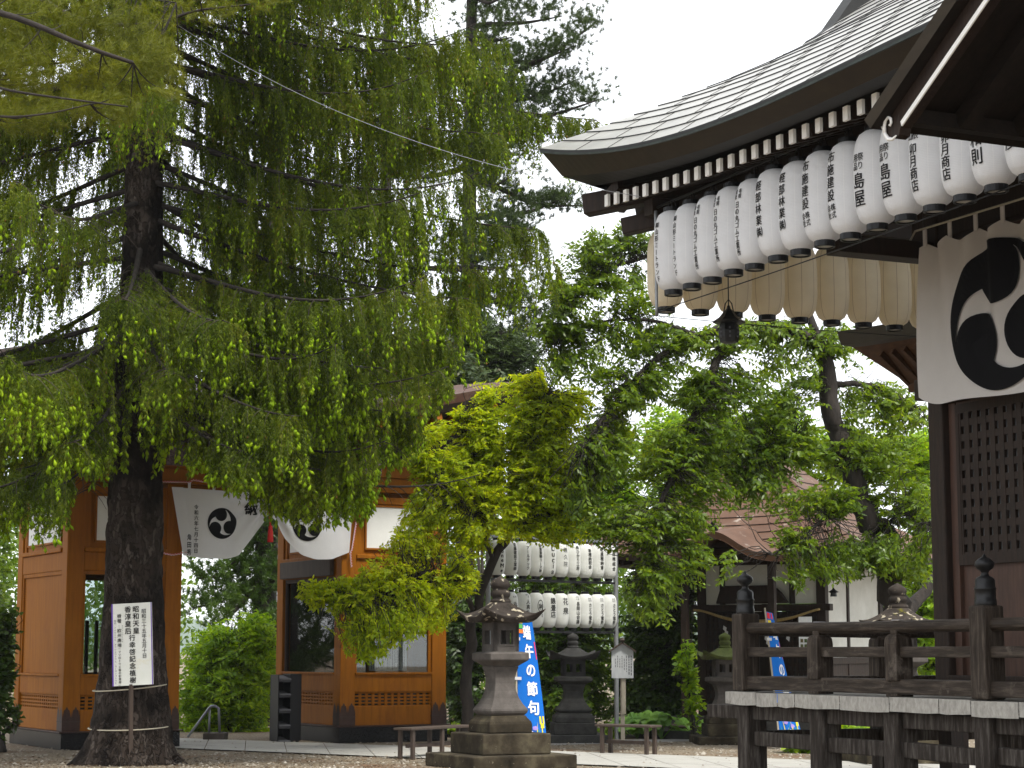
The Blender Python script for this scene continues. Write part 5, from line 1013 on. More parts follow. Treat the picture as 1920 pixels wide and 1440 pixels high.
def broad(name, label, cat, limbs, targets, leafm, L, Wd, J=14, spray=.5, group=None, barkm='barkdark', sag=.1, tilt=.5, droop=.25, connect=True, r_twig=.008, loc=None):
    """limbs: list of (points, r0, r1); targets: ends of leafy sprays"""
    t = thing(name, label, cat, (0, 0, 0), 0, group)
    dense = []; m = MB()
    for pts, r0, r1 in limbs:
        q = resample(pts, max(8, len(pts)*4)); rad = np.linspace(r0, r1, len(q)); q2 = q+rng.normal(size=q.shape)*(rad[:, None]*.25); q2[0] = q[0]; m.tube(q2, rad*(1+rng.uniform(-.08, .08, len(q))), 9); dense.append(q)
    tk = m.build('trunk', M[barkm], t, smooth=True); dn = np.concatenate(dense)
    idx = np.array([np.argmin(((dn-p)**2).sum(1)*1.0+(np.maximum(0, dn[:, 2]-p[2])**2)*.0) for p in targets]); near = dn[idx]; d = targets-near; dist = np.linalg.norm(d, axis=1, keepdims=True)
    dirn = unit(d+rng.normal(size=d.shape)*.35*dist+np.array([0, 0, .05])); ln = np.minimum(spray*R_(len(targets), .7, 1.25), np.maximum(dist[:, 0], spray*.6))[:, None]; dirn[:, 2] *= .6; dirn = unit(dirn)
    bases = targets-dirn*ln
    if connect:
        u = np.linspace(0, 1, 6)[None, :, None]; Q = near[:, None]*(1-u)+bases[:, None]*u+np.array([0, 0, 1.0])*dist[:, :, None]*.16*(u-u*u)*np.where(d[:, 2:3, None] < 0, 2.0, -.6); Q[:, 1:-1] += rng.normal(size=Q[:, 1:-1].shape)*.03*dist[:, :, None]
        u2 = np.linspace(0, 1, 4)[None, :, None]; Q2 = bases[:, None]+(targets-bases)[:, None]*u2; V, f = join([tri_tubes(Q, np.clip(dist[:, 0]*.011, .004, .03), r_twig*.6), tri_tubes(Q2, r_twig*.6, .002)]); fastmesh('twigs', V, f, M[barkm], t)
    foliage(bases, targets, J, L, Wd, leafm, t, 'crown', sag, tilt, droop); return t
def needle_tufts(Pt, Ax, n, L, Wd, spread):
    N = len(Pt); D = unit(unit(Ax)[:, None]*rng.uniform(.2, 1.2, (N, n, 1))+rng.normal(size=(N, n, 3))*spread); S = unit(np.cross(D, rng.normal(size=(N, n, 3)))); Ln = rng.uniform(.7, 1.15, (N, n, 1))*L; B = Pt[:, None]+unit(Ax)[:, None]*rng.uniform(-.5, .3, (N, n, 1))*L*.8
    V = np.stack([B-S*Wd/2, B+S*Wd/2, B+D*Ln], 2).reshape(-1, 3); return V, np.arange(len(V)).reshape(-1, 3)
# ------------------------------------------------------------------ the big spruce
sp = thing('spruce_tree', 'huge drooping spruce with bright green new tips and a thick bare lower trunk', 'tree', TB)
# trunk with root flare and plated bark relief
NA, NZ = 96, 260; zs = np.concatenate([np.linspace(-.05, 5.5, 200), np.linspace(5.6, 20, 60)]); an = np.linspace(0, 2*math.pi, NA, endpoint=False); A_n, Z_n = np.meshgrid(an, zs)
def vnoise(a, z, fa, fz, seed):
    r = np.random.default_rng(seed); T_ = r.random((64, 64)); x = (a/(2*math.pi)*fa); y = z*fz; xi = np.floor(x).astype(int); yi = np.floor(y).astype(int); fx = x-xi; fy = y-yi; fx = fx*fx*(3-2*fx); fy = fy*fy*(3-2*fy)
    g_ = lambda i, j: T_[(i % int(fa)) % 64, j % 64]; return (g_(xi, yi)*(1-fx)+g_(xi+1, yi)*fx)*(1-fy)+(g_(xi, yi+1)*(1-fx)+g_(xi+1, yi+1)*fx)*fy
rad = np.interp(Z_n, [a for a, b in TR], [b for a, b in TR]); rad = rad*(1+.05*np.sin(A_n*3+.7)+.03*np.sin(A_n*5+Z_n))
flare = np.exp(-np.maximum(Z_n, 0)/.28); rad += flare*(.07*np.maximum(0, np.sin(A_n*5+1.1))**2+.25*np.exp(-((((A_n-3.55+math.pi) % (2*math.pi))-math.pi)/.22)**2)+.20*np.exp(-((((A_n-5.9+math.pi) % (2*math.pi))-math.pi)/.25)**2))
pl_ = vnoise(A_n, Z_n, 26, 7, 1); pl2 = vnoise(A_n, Z_n, 52, 17, 2); rad += (.030*(np.clip(pl_*1.6-.3, 0, 1)**.5)+.014*(pl2-.5))*np.clip(1.2-Z_n/12, .3, 1)
TV = np.stack([rad*np.cos(A_n), rad*np.sin(A_n), Z_n], -1).reshape(-1, 3); NZ = len(zs); ii = np.arange(NZ*NA).reshape(NZ, NA); fq = np.stack([ii[:-1], np.roll(ii, -1, 1)[:-1], np.roll(ii, -1, 1)[1:], ii[1:]], -1).reshape(-1, 4)
tro = fastmesh('trunk', TV, fq, M['bark'], sp); tro.data.polygons.foreach_set('use_smooth', [True]*len(tro.data.polygons))
NB = 124; bm_ = MB(); S0 = []; Sd = []; Sl = []; sec = []
for i in range(NB):
    f = i/(NB-1); z0 = 4.55+10.6*f**.95+rng.uniform(-.12, .12); az = i*2.39996+rng.uniform(-.25, .25); Ln = (5.9-.9*f)*rng.uniform(.80, 1.08)
    if math.sin(az) > .25: Ln *= .92
    if math.cos(az) > .1 and z0 < 6.2: Ln *= .80
    if math.sin(az) < -.55 and abs(math.cos(az)) < .8 and z0 < 10.5 and i % 3: continue
    t = np.linspace(0, 1, 22); drop = rng.uniform(.42, .60)-.10*f; dr = np.array([math.cos(az), math.sin(az)]); wob = .12*np.sin(t*5+i)
    x = Ln*t; zz = z0+.10*Ln*t-drop*Ln*(t**1.15)+(.30*drop+.10)*Ln*t**3.2
    pts = np.stack([x*dr[0]-wob*t*dr[1], x*dr[1]+wob*t*dr[0], zz], 1); bm_.tube(pts, np.linspace(.045, .006, 22)*(1-.25*f), 7)
    # side branches
    ns = int(Ln*5.2)
    for k in range(ns):
        u = .16+.84*(k+rng.uniform(0, .8))/ns; b = np.array([np.interp(u, t, pts[:, c]) for c in range(3)]); sd = 1 if k % 2 else -1; l2 = rng.uniform(.45, 1.15)*(1.1-.65*u)*(1.0 if u > .3 else .7)
        ca = az+sd*rng.uniform(.6, 1.25); sec.append((b, ca, l2, z0, u))
for (tx_, ty_, tY, z0) in ((95, 915, 24.6, 5.0), (30, 880, 25.8, 5.1), (-60, 925, 25.0, 4.9), (15, 780, 27.2, 5.6), (130, 830, 24.2, 5.5), (60, 700, 25.5, 6.2), (330, 700, 24.3, 6.1), (480, 850, 24.9, 5.2), (600, 880, 25.6, 5.0), (690, 870, 26.2, 5.0), (780, 775, 26.6, 5.6), (560, 780, 24.6, 5.8), (720, 690, 25.2, 6.4), (930, 250, 26.0, 9.9), (1010, 430, 26.5, 8.9), (960, 130, 26.5, 10.9), (1120, 225, 27.5, 10.5), (880, 560, 26, 7.6), (840, 640, 26, 7.0), (420, 600, 24.0, 6.9), (230, 560, 24.0, 7.2)):
    e_ = P(tx_, ty_, tY)-TB; Ln = float(np.hypot(e_[0], e_[1])); az = math.atan2(e_[1], e_[0]); t = np.linspace(0, 1, 22); zz = z0+(e_[2]-z0)*(t**.9*1.25-.25*t**3.5)
    pts = np.stack([e_[0]*t, e_[1]*t, zz], 1); bm_.tube(pts, np.linspace(.045, .006, 22), 7); ns = int(Ln*6.5)
    for k in range(ns):
        u = .22+.78*(k+rng.uniform(0, .8))/ns; b = np.array([np.interp(u, t, pts[:, c]) for c in range(3)]); sd = 1 if k % 2 else -1; sec.append((b, az+sd*rng.uniform(.5, 1.2), rng.uniform(.4, .95)*(1.1-.65*u), z0, u))
bm_.build('branches', M['barkdark'], sp, smooth=True)
sec_b = np.array([s[0] for s in sec]); sec_a = np.array([s[1] for s in sec]); sec_l = np.array([s[2] for s in sec]); n2 = len(sec); u = np.linspace(0, 1, 5)[None, :, None]
sd3 = np.stack([np.cos(sec_a), np.sin(sec_a), np.zeros(n2)], 1); spath = lambda u: sec_b[:, None]+sd3[:, None]*sec_l[:, None, None]*u*.85+np.array([0, 0, -1.0])*sec_l[:, None, None]*(.15*u+.42*u*u)
tw = [tri_tubes(spath(u), .008, .003)]
KS = 13; us = np.linspace(.0, 1, KS)[None, :, None]+rng.uniform(-.05, .05, (n2, KS, 1)); SB = spath(np.clip(us, 0, 1)).reshape(-1, 3)
SB += rng.normal(size=SB.shape)*np.array([.035, .035, .02]); ns = len(SB)
def to_px(Q):
    p = Q-np.array([0, 0, EYE]); dep = p[..., 1]*_c+p[..., 2]*_s; up = -p[..., 1]*_s+p[..., 2]*_c; return 960+F*p[..., 0]/dep, 720-F*up/dep
# open patches in the crown, where sky, trunk or gate show between the boughs
qx, qy = to_px(SB+TB+np.array([0, 0, -.25])); keep = np.ones(len(SB), bool)
for (ex_, ey_, rx_, ry_, pr_) in ((375, 110, 55, 70, .8), (300, 420, 45, 90, .75), (100, 470, 110, 55, .6), (120, 330, 60, 40, .5), (240, 480, 42, 120, .92), (235, 760, 42, 100, .8), (365, 815, 42, 95, .95), (715, 750, 45, 40, .9), (730, 880, 45, 60, .85), (600, 740, 40, 30, .4), (640, 250, 40, 40, .5), (560, 330, 40, 50, .55), (700, 470, 45, 50, .6), (480, 210, 40, 60, .6), (820, 430, 60, 60, .5), (760, 600, 40, 60, .5), (500, 590, 40, 40, .4), (230, 880, 100, 40, .9), (60, 560, 60, 40, .5), (150, 620, 40, 40, .5), (900, 420, 50, 60, .5), (560, 140, 60, 40, .4)):
    ins = ((qx-ex_)/rx_)**2+((qy-ey_)/ry_)**2 < 1; keep &= ~(ins & (rng.random(len(SB)) < pr_*.8))
keep &= rng.random(len(SB)) < .80+.20*np.clip(.5+np.sin(SB[:, 0]*1.9+1)*np.sin(SB[:, 1]*2.3)*np.sin(SB[:, 2]*2.1+.6)*2.2, 0, 1)
SB = SB[keep]; ns = len(SB)
hz = np.clip((SB[:, 2]-3.5)/5, 0, 1)
dep_ = SB[:, 1]+TB[1]; sx_px, sy_px = to_px(SB+TB)
SL = np.where(rng.random(ns) < .62, R_(ns, .14, .42), R_(ns, .40, .92))*(.9+.25*hz)
low_edge = np.interp(sx_px, [-200, 0, 125, 140, 180, 330, 345, 400, 470, 485, 600, 690, 702, 760, 800, 835, 900, 1000, 1100], [1010, 1012, 1010, 868, 885, 905, 880, 905, 910, 965, 985, 955, 890, 865, 800, 740, 700, 650, 420])+rng.normal(size=ns)*14
room = (low_edge-sy_px)*dep_/F; ok_ = room > .10; SL = np.minimum(SL, room*R_(ns, .75, 1.0))
SB, SL, hz = SB[ok_], SL[ok_], hz[ok_]; ns = len(SB)
out = unit(SB*np.array([1, 1, 0])+1e-6); sway = out*R_(ns, -.05, .28)[:, None]+rng.normal(size=(ns, 3))*.13; sway[:, 2] = 0
spt = lambda v: SB[:, None]+sway[:, None]*SL[:, None, None]*(v-.45*v*v)*1.5+np.array([0, 0, -1.0])*SL[:, None, None]*(v**1.12)
KN = 13; v = np.linspace(.02, 1, KN)[None, :, None]; Q = spt(v); tang = unit(np.gradient(Q, axis=1)); nb = 5
B = np.repeat(Q[:, :, None], nb, 2); D = unit(tang[:, :, None]*rng.uniform(.5, 1.1, (ns, KN, nb, 1))+unit(rng.normal(size=(ns, KN, nb, 3)))*.72); Sx = unit(np.cross(D, rng.normal(size=D.shape))); Ln = rng.uniform(.036, .066, (ns, KN, nb, 1)); B = B+rng.normal(size=B.shape)*.013
V = np.stack([B-Sx*.0088, B+Sx*.0088, B+D*Ln], 3).reshape(-1, 3)
fastmesh('needles', V, np.arange(len(V)).reshape(-1, 3), M['spruce'], sp)
pick = rng.random(ns) < .30; tw.append(tri_tubes(Q[pick][:, ::3], .0035, .0018)); Vt, ft = join(tw); fastmesh('twigs', Vt, ft, M['twig'], sp)
def spindles(C0, D, L, r):
    u_ = unit(np.cross(D, rng.normal(size=D.shape))); w_ = np.cross(D, u_); L = L[:, None]; r = r[:, None]; m_ = C0+D*L*.55
    V = np.stack([C0, m_+u_*r, m_+w_*r, m_-u_*r, m_-w_*r, C0+D*L*.30+u_*r*.8, C0+D*L], 1); V[:, 5] = C0+D*L
    n = len(C0); i = (np.arange(n)*7)[:, None]; f = np.concatenate([i+np.array(a)[None] for a in ((0, 1, 2), (0, 2, 3), (0, 3, 4), (0, 4, 1), (6, 2, 1), (6, 3, 2), (6, 4, 3), (6, 1, 4))], 0); return V.reshape(-1, 3), f
# bright shoots at the strand ends, more of them on the lower boughs
pr = np.clip(1.15-.8*hz, .22, 1)*np.where(np.sin(SB[:, 0]*2.1+SB[:, 2]*1.7)+rng.normal(size=ns)*.6 > -.3, 1, .25); cl = []
for j in range(5):
    pk_ = rng.random(ns) < pr*[1, .9, .8, .65, .5][j]; b = Q[pk_, rng.integers(5, KN-1, pk_.sum())] if j in (3, 4) else Q[pk_, -1-min(j, 2)]+rng.normal(size=(pk_.sum(), 3))*.016; d = unit(tang[pk_, -1]+rng.normal(size=(pk_.sum(), 3))*.42+np.array([0, 0, -.35])); k = pk_.sum(); cl.append(spindles(b, d, R_(k, .065, .115)*(1.15-.35*hz[pk_]), R_(k, .015, .028)*(1.15-.4*hz[pk_])))
V, f = join(cl); fastmesh('new_shoots', V, f, M['shoot'], sp)
pk_ = rng.random(ns) < .55*hz+.03; k = pk_.sum(); V, f = spindles(Q[pk_, -2], unit(tang[pk_, -1]+rng.normal(size=(k, 3))*.3), R_(k, .03, .06), R_(k, .007, .011)); fastmesh('cones', V, f, M['cone'], sp)
# roots and litter at the foot
m = MB()
for px0, px1, py in ((318, 352, 1428), (322, 346, 1421), (300, 340, 1435)): a = P(px0, py, 26.9)-TB; b = P(px1, py+4, 26.7)-TB; m.tube([a, (a+b)/2+np.array([0, 0, .06]), b], [.03, .022, .01], 7)
m.build('roots', M['bark'], sp, smooth=True)
# ------------------------------------------------------------------ overhanging pine, near, upper left
pt = thing('pine_tree', 'near pine with yellowish needle fans reaching in above the spruce', 'tree', (-6.6, 14.4, 0))
o_ = np.array([-6.6, 14.4, 0]); Yp = 14.0
limbs = [([(-1250, 60, 14.4), (-700, -60, 14.3), (-200, -20, 13.6), (40, 30, 13.2), (120, 70, 13.2), (180, 100, 13.2), (250, 118, 13.3)], .075, .014), ([(-700, 60, 14.6), (-100, 60, 14.3), (10, 120, 14.3), (90, 125, 14.3), (160, 108, 14.2)], .03, .007), ([(-500, 250, 14), (-100, 120, 13.6), (0, 168, 13.1), (70, 178, 13.1), (160, 190, 13.1), (240, 200, 13.1)], .024, .005), ([(0, -60, 14.6), (110, 20, 14.6), (180, 48, 14.5), (300, 45, 14.5), (360, 20, 14.4), (470, 8, 14.4)], .026, .006), ([(20, -90, 14.1), (150, -40, 14.2), (260, -5, 14.1), (330, 5, 14)], .02, .005), ([(-300, 300, 13.5), (-60, 215, 13.3), (30, 220, 13.2), (100, 212, 13.2), (170, 195, 13.2)], .02, .004)]
m = MB(); m.tube([(0, 0, 0), (.1, 0, 3), (.05, .1, 6), (.3, 0, 9)], [.30, .24, .20, .1], 12); dl = []
for pts, r0, r1 in limbs: q = resample(px_poly(pts), 30)-o_; m.tube(q, np.linspace(r0, r1, 30), 7); dl.append(q[8:])
m.build('trunk', M['barkdark'], pt, smooth=True); dl = np.concatenate(dl)
el = [(90, 40, 14.0, 150, 60, .7), (250, 60, 14.1, 90, 70, .6), (60, 150, 13.8, 110, 60, .6), (200, 140, 13.8, 90, 55, .5), (300, 120, 14.0, 40, 55, .5), (50, 220, 13.6, 90, 28, .4), (180, 205, 13.5, 100, 24, .35), (300, 178, 13.6, 45, 10, .25), (380, 15, 14.4, 70, 16, .3), (500, 5, 14.4, 50, 8, .2), (10, 100, 14, 60, 110, .6)]
tg = blob(el, 1800)-o_; idx = np.array([np.argmin(((dl-p)**2).sum(1)) for p in tg]); nr = dl[idx]; ax = unit(tg-nr+np.array([.10, -.05, .07])+rng.normal(size=tg.shape)*.05)
u = np.linspace(0, 1, 5)[None, :, None]; Q_ = nr[:, None]*(1-u)+tg[:, None]*u+np.array([0, 0, -1])*(.25*np.linalg.norm(tg-nr, axis=1))[:, None, None]*(u-u*u); sel_ = rng.random(len(tg)) < .05; V, f = tri_tubes(Q_[sel_], .007, .003); fastmesh('twigs', V, f, M['barkdark'], pt)
V, f = needle_tufts(tg, ax, 34, .078, .0034, .55); fastmesh('needles', V, f, M['pineneedle'], pt)
# ------------------------------------------------------------------ maple by the gate
mY = 31.2
mb_ = P(872, 1385, 32.4); mb_[2] = 0
lim = [(np.vstack([mb_, px_poly([(876, 1250, 32.3), (888, 1150, 32.0), (930, 1040, 31.6), (965, 985, mY)])]), .10, .07), (px_poly([(965, 985, mY), (1000, 930, mY), (1012, 830, mY), (1020, 740, mY)]), .06, .012), (px_poly([(890, 1145, 32.0), (860, 1090, mY-.2), (790, 1090, mY-.6), (700, 1110, mY-.8), (600, 1120, mY-.9)]), .05, .008), (px_poly([(925, 1050, 31.6), (890, 960, mY-.2), (830, 900, mY-.4), (790, 850, mY-.4)]), .045, .008), (px_poly([(985, 990, mY), (1040, 930, mY+.2), (1090, 880, mY+.4)]), .035, .008), (px_poly([(900, 960, mY-.2), (890, 860, mY), (870, 790, mY)]), .03, .006)]
el = [(650, 1115, mY-.9, 85, 42, .5), (590, 1105, mY-.9, 35, 25, .3), (730, 1085, mY-.7, 70, 50, .6), (715, 1175, mY-.9, 85, 38, .5), (690, 1222, mY-.9, 45, 16, .3), (800, 1130, mY-.5, 55, 60, .6), (800, 975, mY-.4, 55, 65, .6), (765, 1010, mY-.5, 40, 40, .4), (870, 905, mY-.2, 95, 60, .8), (790, 865, mY-.4, 40, 35, .4), (820, 810, mY-.2, 22, 30, .3), (905, 1020, mY-.3, 80, 55, .8), (880, 775, mY, 40, 20, .3), (930, 745, mY, 30, 40, .3), (965, 810, mY, 85, 60, .9), (925, 800, mY, 60, 50, .6), (1030, 860, mY, 80, 60, .9), (860, 860, mY, 60, 45, .6), (960, 880, mY, 60, 70, .7), (940, 940, mY-.2, 70, 60, .7), (1000, 800, mY, 70, 70, .8), (985, 735, mY, 40, 40, .4), (1010, 700, mY, 12, 25, .2), (1050, 800, mY+.2, 60, 70, .7), (1090, 870, mY+.4, 60, 60, .6), (1085, 760, mY+.3, 35, 40, .4), (1040, 1000, mY, 70, 40, .6), (1000, 900, mY, 85, 80, .9), (1060, 960, mY+.2, 70, 65, .8), (860, 1085, mY-.4, 65, 35, .6), (930, 850, mY-.1, 70, 50, .6)]
mt_ = blob(el, 6000); mx_, my_ = to_px(mt_); mt_ = mt_[~((mx_ > 900) & (my_ > 1005+.05*(mx_-900)+rng.normal(size=len(mt_))*9))]
broad('maple_tree', 'bright yellow green maple beside the gate', 'tree', lim, mt_, M['maple'], .082, .037, 17, .42, sag=.12, tilt=.75, droop=.32)
# ------------------------------------------------------------------ cherry tree behind the hall
Y = 31.0; cb0 = P(1690, 1390, 31.3); cb0[2] = 0
lim = [(np.vstack([cb0, px_poly([(1686, 1250, 31.3), (1680, 1150, 31.3), (1664, 1070, 31.2), (1640, 1005, 31.1), (1612, 935, 31), (1588, 865, 31), (1560, 770, 31), (1548, 690, 31), (1535, 625, 31)])]), .27, .13),
 (px_poly([(1545, 665, 31), (1490, 612, 30.8), (1400, 604, 30.5), (1310, 628, 30.2), (1235, 668, 30), (1165, 738, 29.8), (1100, 830, 29.6)]), .10, .015), (px_poly([(1370, 615, 30.4), (1335, 690, 30.2), (1305, 770, 30), (1275, 850, 29.8), (1243, 930, 29.6), (1224, 1000, 29.5), (1212, 1080, 29.4)]), .085, .018),
 (px_poly([(1684, 1170, 31.3), (1735, 1105, 31.8), (1790, 1030, 32.3)]), .13, .07), (px_poly([(1552, 720, 31), (1640, 720, 31.4), (1730, 770, 31.6)]), .06, .015), (px_poly([(1535, 640, 31), (1500, 560, 31), (1400, 490, 30.8), (1260, 470, 30.5), (1140, 500, 30.2), (1060, 560, 30)]), .08, .012),
 (px_poly([(1310, 628, 30.2), (1220, 600, 30.2), (1130, 600, 30.2), (1040, 640, 30.2)]), .035, .01), (px_poly([(1612, 935, 31), (1560, 960, 30.4), (1500, 1010, 30), (1450, 1040, 29.8)]), .045, .01), (px_poly([(1640, 1000, 31), (1690, 960, 30.6), (1740, 980, 30.4)]), .04, .01), (px_poly([(1588, 865, 31), (1500, 830, 30.6), (1420, 850, 30.4)]), .045, .01), (px_poly([(1500, 560, 31), (1420, 330, 33), (1300, 200, 34)]), .05, .008)]
el = [(1110, 470, 30.2, 65, 50, .8), (1190, 440, 30.4, 45, 35, .7), (1090, 540, 30, 90, 35, .7), (1190, 560, 30.2, 50, 50, .6), (1040, 615, 30, 55, 30, .5), (1210, 640, 30.2, 110, 38, .7), (1330, 640, 30.3, 110, 32, .7), (1450, 630, 30.6, 90, 36, .7), (1560, 640, 31, 70, 40, .8), (1180, 745, 29.9, 80, 35, .6), (1275, 720, 30, 90, 50, .7), (1390, 740, 30.2, 100, 55, .8), (1250, 850, 29.8, 100, 55, .7), (1130, 860, 29.8, 65, 60, .7), (1110, 960, 29.8, 50, 50, .6), (1190, 985, 29.6, 100, 50, .7), (1350, 915, 30, 80, 48, .6), (1290, 985, 29.6, 70, 45, .5), (1340, 830, 30, 100, 55, .8), (1470, 830, 30.4, 95, 60, .8), (1450, 920, 30.2, 80, 40, .6), (1480, 715, 30.6, 70, 50, .7), (1650, 770, 31.4, 100, 55, .9), (1620, 850, 31, 105, 55, .9), (1690, 930, 30.8, 70, 60, .7), (1560, 935, 30.4, 70, 40, .6), (1640, 1045, 30.6, 100, 42, .6), (1560, 1075, 30.2, 55, 20, .4), (1490, 1010, 30, 45, 35, .4), (1500, 1085, 30, 20, 25, .3), (1330, 1060, 29.5, 35, 40, .4), (1230, 1110, 29.4, 60, 60, .6), (1240, 1060, 29.5, 60, 40, .5), (1710, 1060, 30.8, 45, 40, .5), (1285, 195, 34, 38, 18, .4, 1.2), (1225, 225, 34, 28, 8, .3, 1.2), (1350, 165, 34, 20, 10, .3)]
el += [(1120, 690, 30, 60, 40, .5), (1140, 800, 30, 55, 40, .5), (1080, 600, 30, 60, 40, .6), (1060, 690, 30, 40, 40, .4)]
broad('cherry_tree', 'spreading cherry tree with dark leaning trunk and long leafy branches behind the hall', 'tree', lim, blob(el, 4300), M['cherry'], .097, .045, 16, .55, sag=.1, tilt=.7, droop=.38)
# ------------------------------------------------------------------ far pine with ivy, dark conifers
def pad_pine(name, label, base, h, r, layers, ivy=None, tuft=(.125, .015, 26), dens=1.5, leafm='conifer'):
    """layers: (px, py, Y start) -> (px, py, Y end), half height of the foliage pad"""
    t = thing(name, label, 'tree', (0, 0, 0)); m = MB(); b = np.array(base); top = b+np.array([.2, 0, h]); q = resample([b, b+np.array([.1, 0, h*.5]), top], 16); m.tube(q, np.linspace(r, r*.35, 16), 10); Pt = []; Ax = []
    for (p0, p1, w, th) in layers:
        a = P(*p0); e = P(*p1); L = np.linalg.norm(e-a); s = q[np.argmin(((q-a)**2).sum(1))]; br = resample([s, a*.55+s*.45+np.array([0, 0, -.1*L*.2]), a*.4+e*.6+np.array([0, 0, -.10*L]), e], 14); m.tube(br, np.linspace(.10, .012, 14), 6); n = int(26*L*dens*(w/60)**.5)
        u = R_(n, .12, 1)**.8; c = np.stack([np.interp(u, np.linspace(0, 1, 14), br[:, i]) for i in range(3)], 1); wd = w*p0[2]/F; off = rng.normal(size=(n, 3))*np.array([wd*.35, wd*.8, 0]); off[:, 2] = np.abs(rng.normal(size=n))*th*p0[2]/F*.8; Pt.append(c+off); Ax.append(np.stack([off[:, 0]*.4+.3*np.sign(e[0]-a[0])*.4, off[:, 1]*.4, np.full(n, .45)], 1)+rng.normal(size=(n, 3))*.3)
    m.build('trunk', M['barkdark'], t, smooth=True); Pt = np.concatenate(Pt); Ax = np.concatenate(Ax); k = 3; Pt = (Pt[:, None]+rng.normal(size=(len(Pt), k, 3))*.10).reshape(-1, 3); Ax = np.repeat(Ax, k, 0)
    V, f = needle_tufts(Pt, Ax, tuft[2], tuft[0], tuft[1], .6); fastmesh('crown', V, f, M[leafm], t)
    if ivy:
        z0, z1 = ivy; n = 2600; a = R_(n, 0, 2*math.pi); z = R_(n, z0, z1); rr = np.interp(z, [0, h], [r, r*.35])+R_(n, .05, .30); C0 = np.stack([np.interp(z, q[:, 2], q[:, 0])+rr*np.cos(a), np.interp(z, q[:, 2], q[:, 1])+rr*np.sin(a), z], 1); D = unit(np.stack([np.cos(a)*.5, np.sin(a)*.5, np.full(n, -.8)], 1)+rng.normal(size=(n, 3))*.25); S = unit(np.stack([-np.sin(a), np.cos(a), np.zeros(n)], 1)+rng.normal(size=(n, 3))*.2); V, f = quads(C0, D, S, R_(n, .12, .2), R_(n, .12, .18)); fastmesh('ivy', V, f, M['ivy'], t)
    return t
Y = 46.0; pb_ = P(868, 1390, Y); pb_[2] = 0
lay = [((880, 20, Y), (1055, 30, Y-.6), 40, 45), ((880, 150, Y), (1115, 45, Y-.5), 34, 30), ((880, 120, Y), (1080, 85, Y-1), 40, 26), ((880, 210, Y), (1128, 185, Y-.5), 46, 30), ((880, 190, Y), (1080, 150, Y), 46, 24), ((880, 300, Y), (1000, 240, Y-1), 50, 30), ((880, 340, Y), (1090, 385, Y), 26, 14), ((880, 400, Y), (1060, 370, Y-.5), 26, 16), ((880, 420, Y), (1000, 430, Y-.8), 50, 30), ((880, 470, Y), (980, 440, Y-.8), 60, 40), ((880, 545, Y), (1010, 575, Y-1), 60, 35), ((880, 620, Y), (1040, 600, Y-.4), 50, 30), ((880, 680, Y), (960, 690, Y-1), 60, 40), ((860, 330, Y), (740, 320, Y), 60, 40), ((860, 480, Y), (760, 500, Y), 60, 40), ((860, 580, Y), (760, 600, Y-.5), 60, 40), ((860, 130, Y), (760, 100, Y), 60, 40), ((870, 700, Y), (1010, 650, Y), 50, 34), ((868, 60, Y), (960, 70, Y-1), 70, 50), ((868, 240, Y), (950, 270, Y-1.5), 70, 50), ((868, 350, Y), (960, 330, Y-1.5), 80, 50), ((868, 470, Y), (950, 500, Y-1.5), 80, 50), ((868, 160, Y), (940, 180, Y-1.5), 70, 50), ((868, 0, Y), (950, -10, Y-1.5), 70, 50), ((860, -60, Y), (1080, -40, Y), 50, 40)]
pad_pine('tall_pine', 'tall dark pine with layered boughs and an ivy clad trunk beyond the gate', pb_, 22, .27, lay, (6.5, 10.3), dens=2.0)
Y = 50.0; pb_ = P(706, 1390, Y); pb_[2] = 0
lay = [((706, 240, Y), (640, 230, Y), 50, 40), ((706, 330, Y), (780, 320, Y), 50, 40), ((706, 420, Y), (640, 440, Y), 60, 40), ((706, 450, Y), (790, 450, Y), 50, 34), ((706, 520, Y), (780, 540, Y), 50, 34), ((706, 560, Y), (640, 580, Y), 50, 34), ((706, 200, Y), (770, 180, Y), 50, 40), ((706, 80, Y), (630, 60, Y), 60, 40), ((706, 90, Y), (780, 80, Y), 60, 40), ((706, 640, Y), (760, 650, Y), 40, 24)]
pad_pine('dark_pine', 'dark straight pine trunk glimpsed through the spruce boughs', pb_, 24, .24, lay)
Y = 52.0; pb_ = P(500, 1390, Y); pb_[2] = 0
lay = [((500, 120+k*70, Y), (500+(90 if k % 2 else -90), 110+k*70, Y), 55, 40) for k in range(9)]
pad_pine('dark_pine', 'slim dark pine standing behind the middle of the spruce crown', pb_, 24, .2, lay)
Y = 41.0; pb_ = P(488, 1392, Y); pb_[2] = 0
lay = [((488, 1000, Y), (430, 1060, Y-.5), 30, 20), ((488, 1040, Y), (370, 1085, Y-.4), 34, 18), ((488, 1080, Y), (360, 1140, Y-.3), 40, 20), ((488, 1090, Y), (400, 1170, Y-1), 45, 24), ((488, 960, Y), (540, 1010, Y-.4), 26, 16), ((488, 1040, Y), (530, 1110, Y-.6), 30, 20), ((488, 940, Y), (440, 985, Y), 26, 16), ((488, 1120, Y), (520, 1190, Y-1), 40, 20), ((488, 880, Y), (560, 900, Y), 40, 24)]
pad_pine('cedar_tree', 'dark trunked cedar framed in the gate passage', pb_, 16, .26, lay, tuft=(.13, .018, 26), dens=2.4, leafm='dark_leaf')
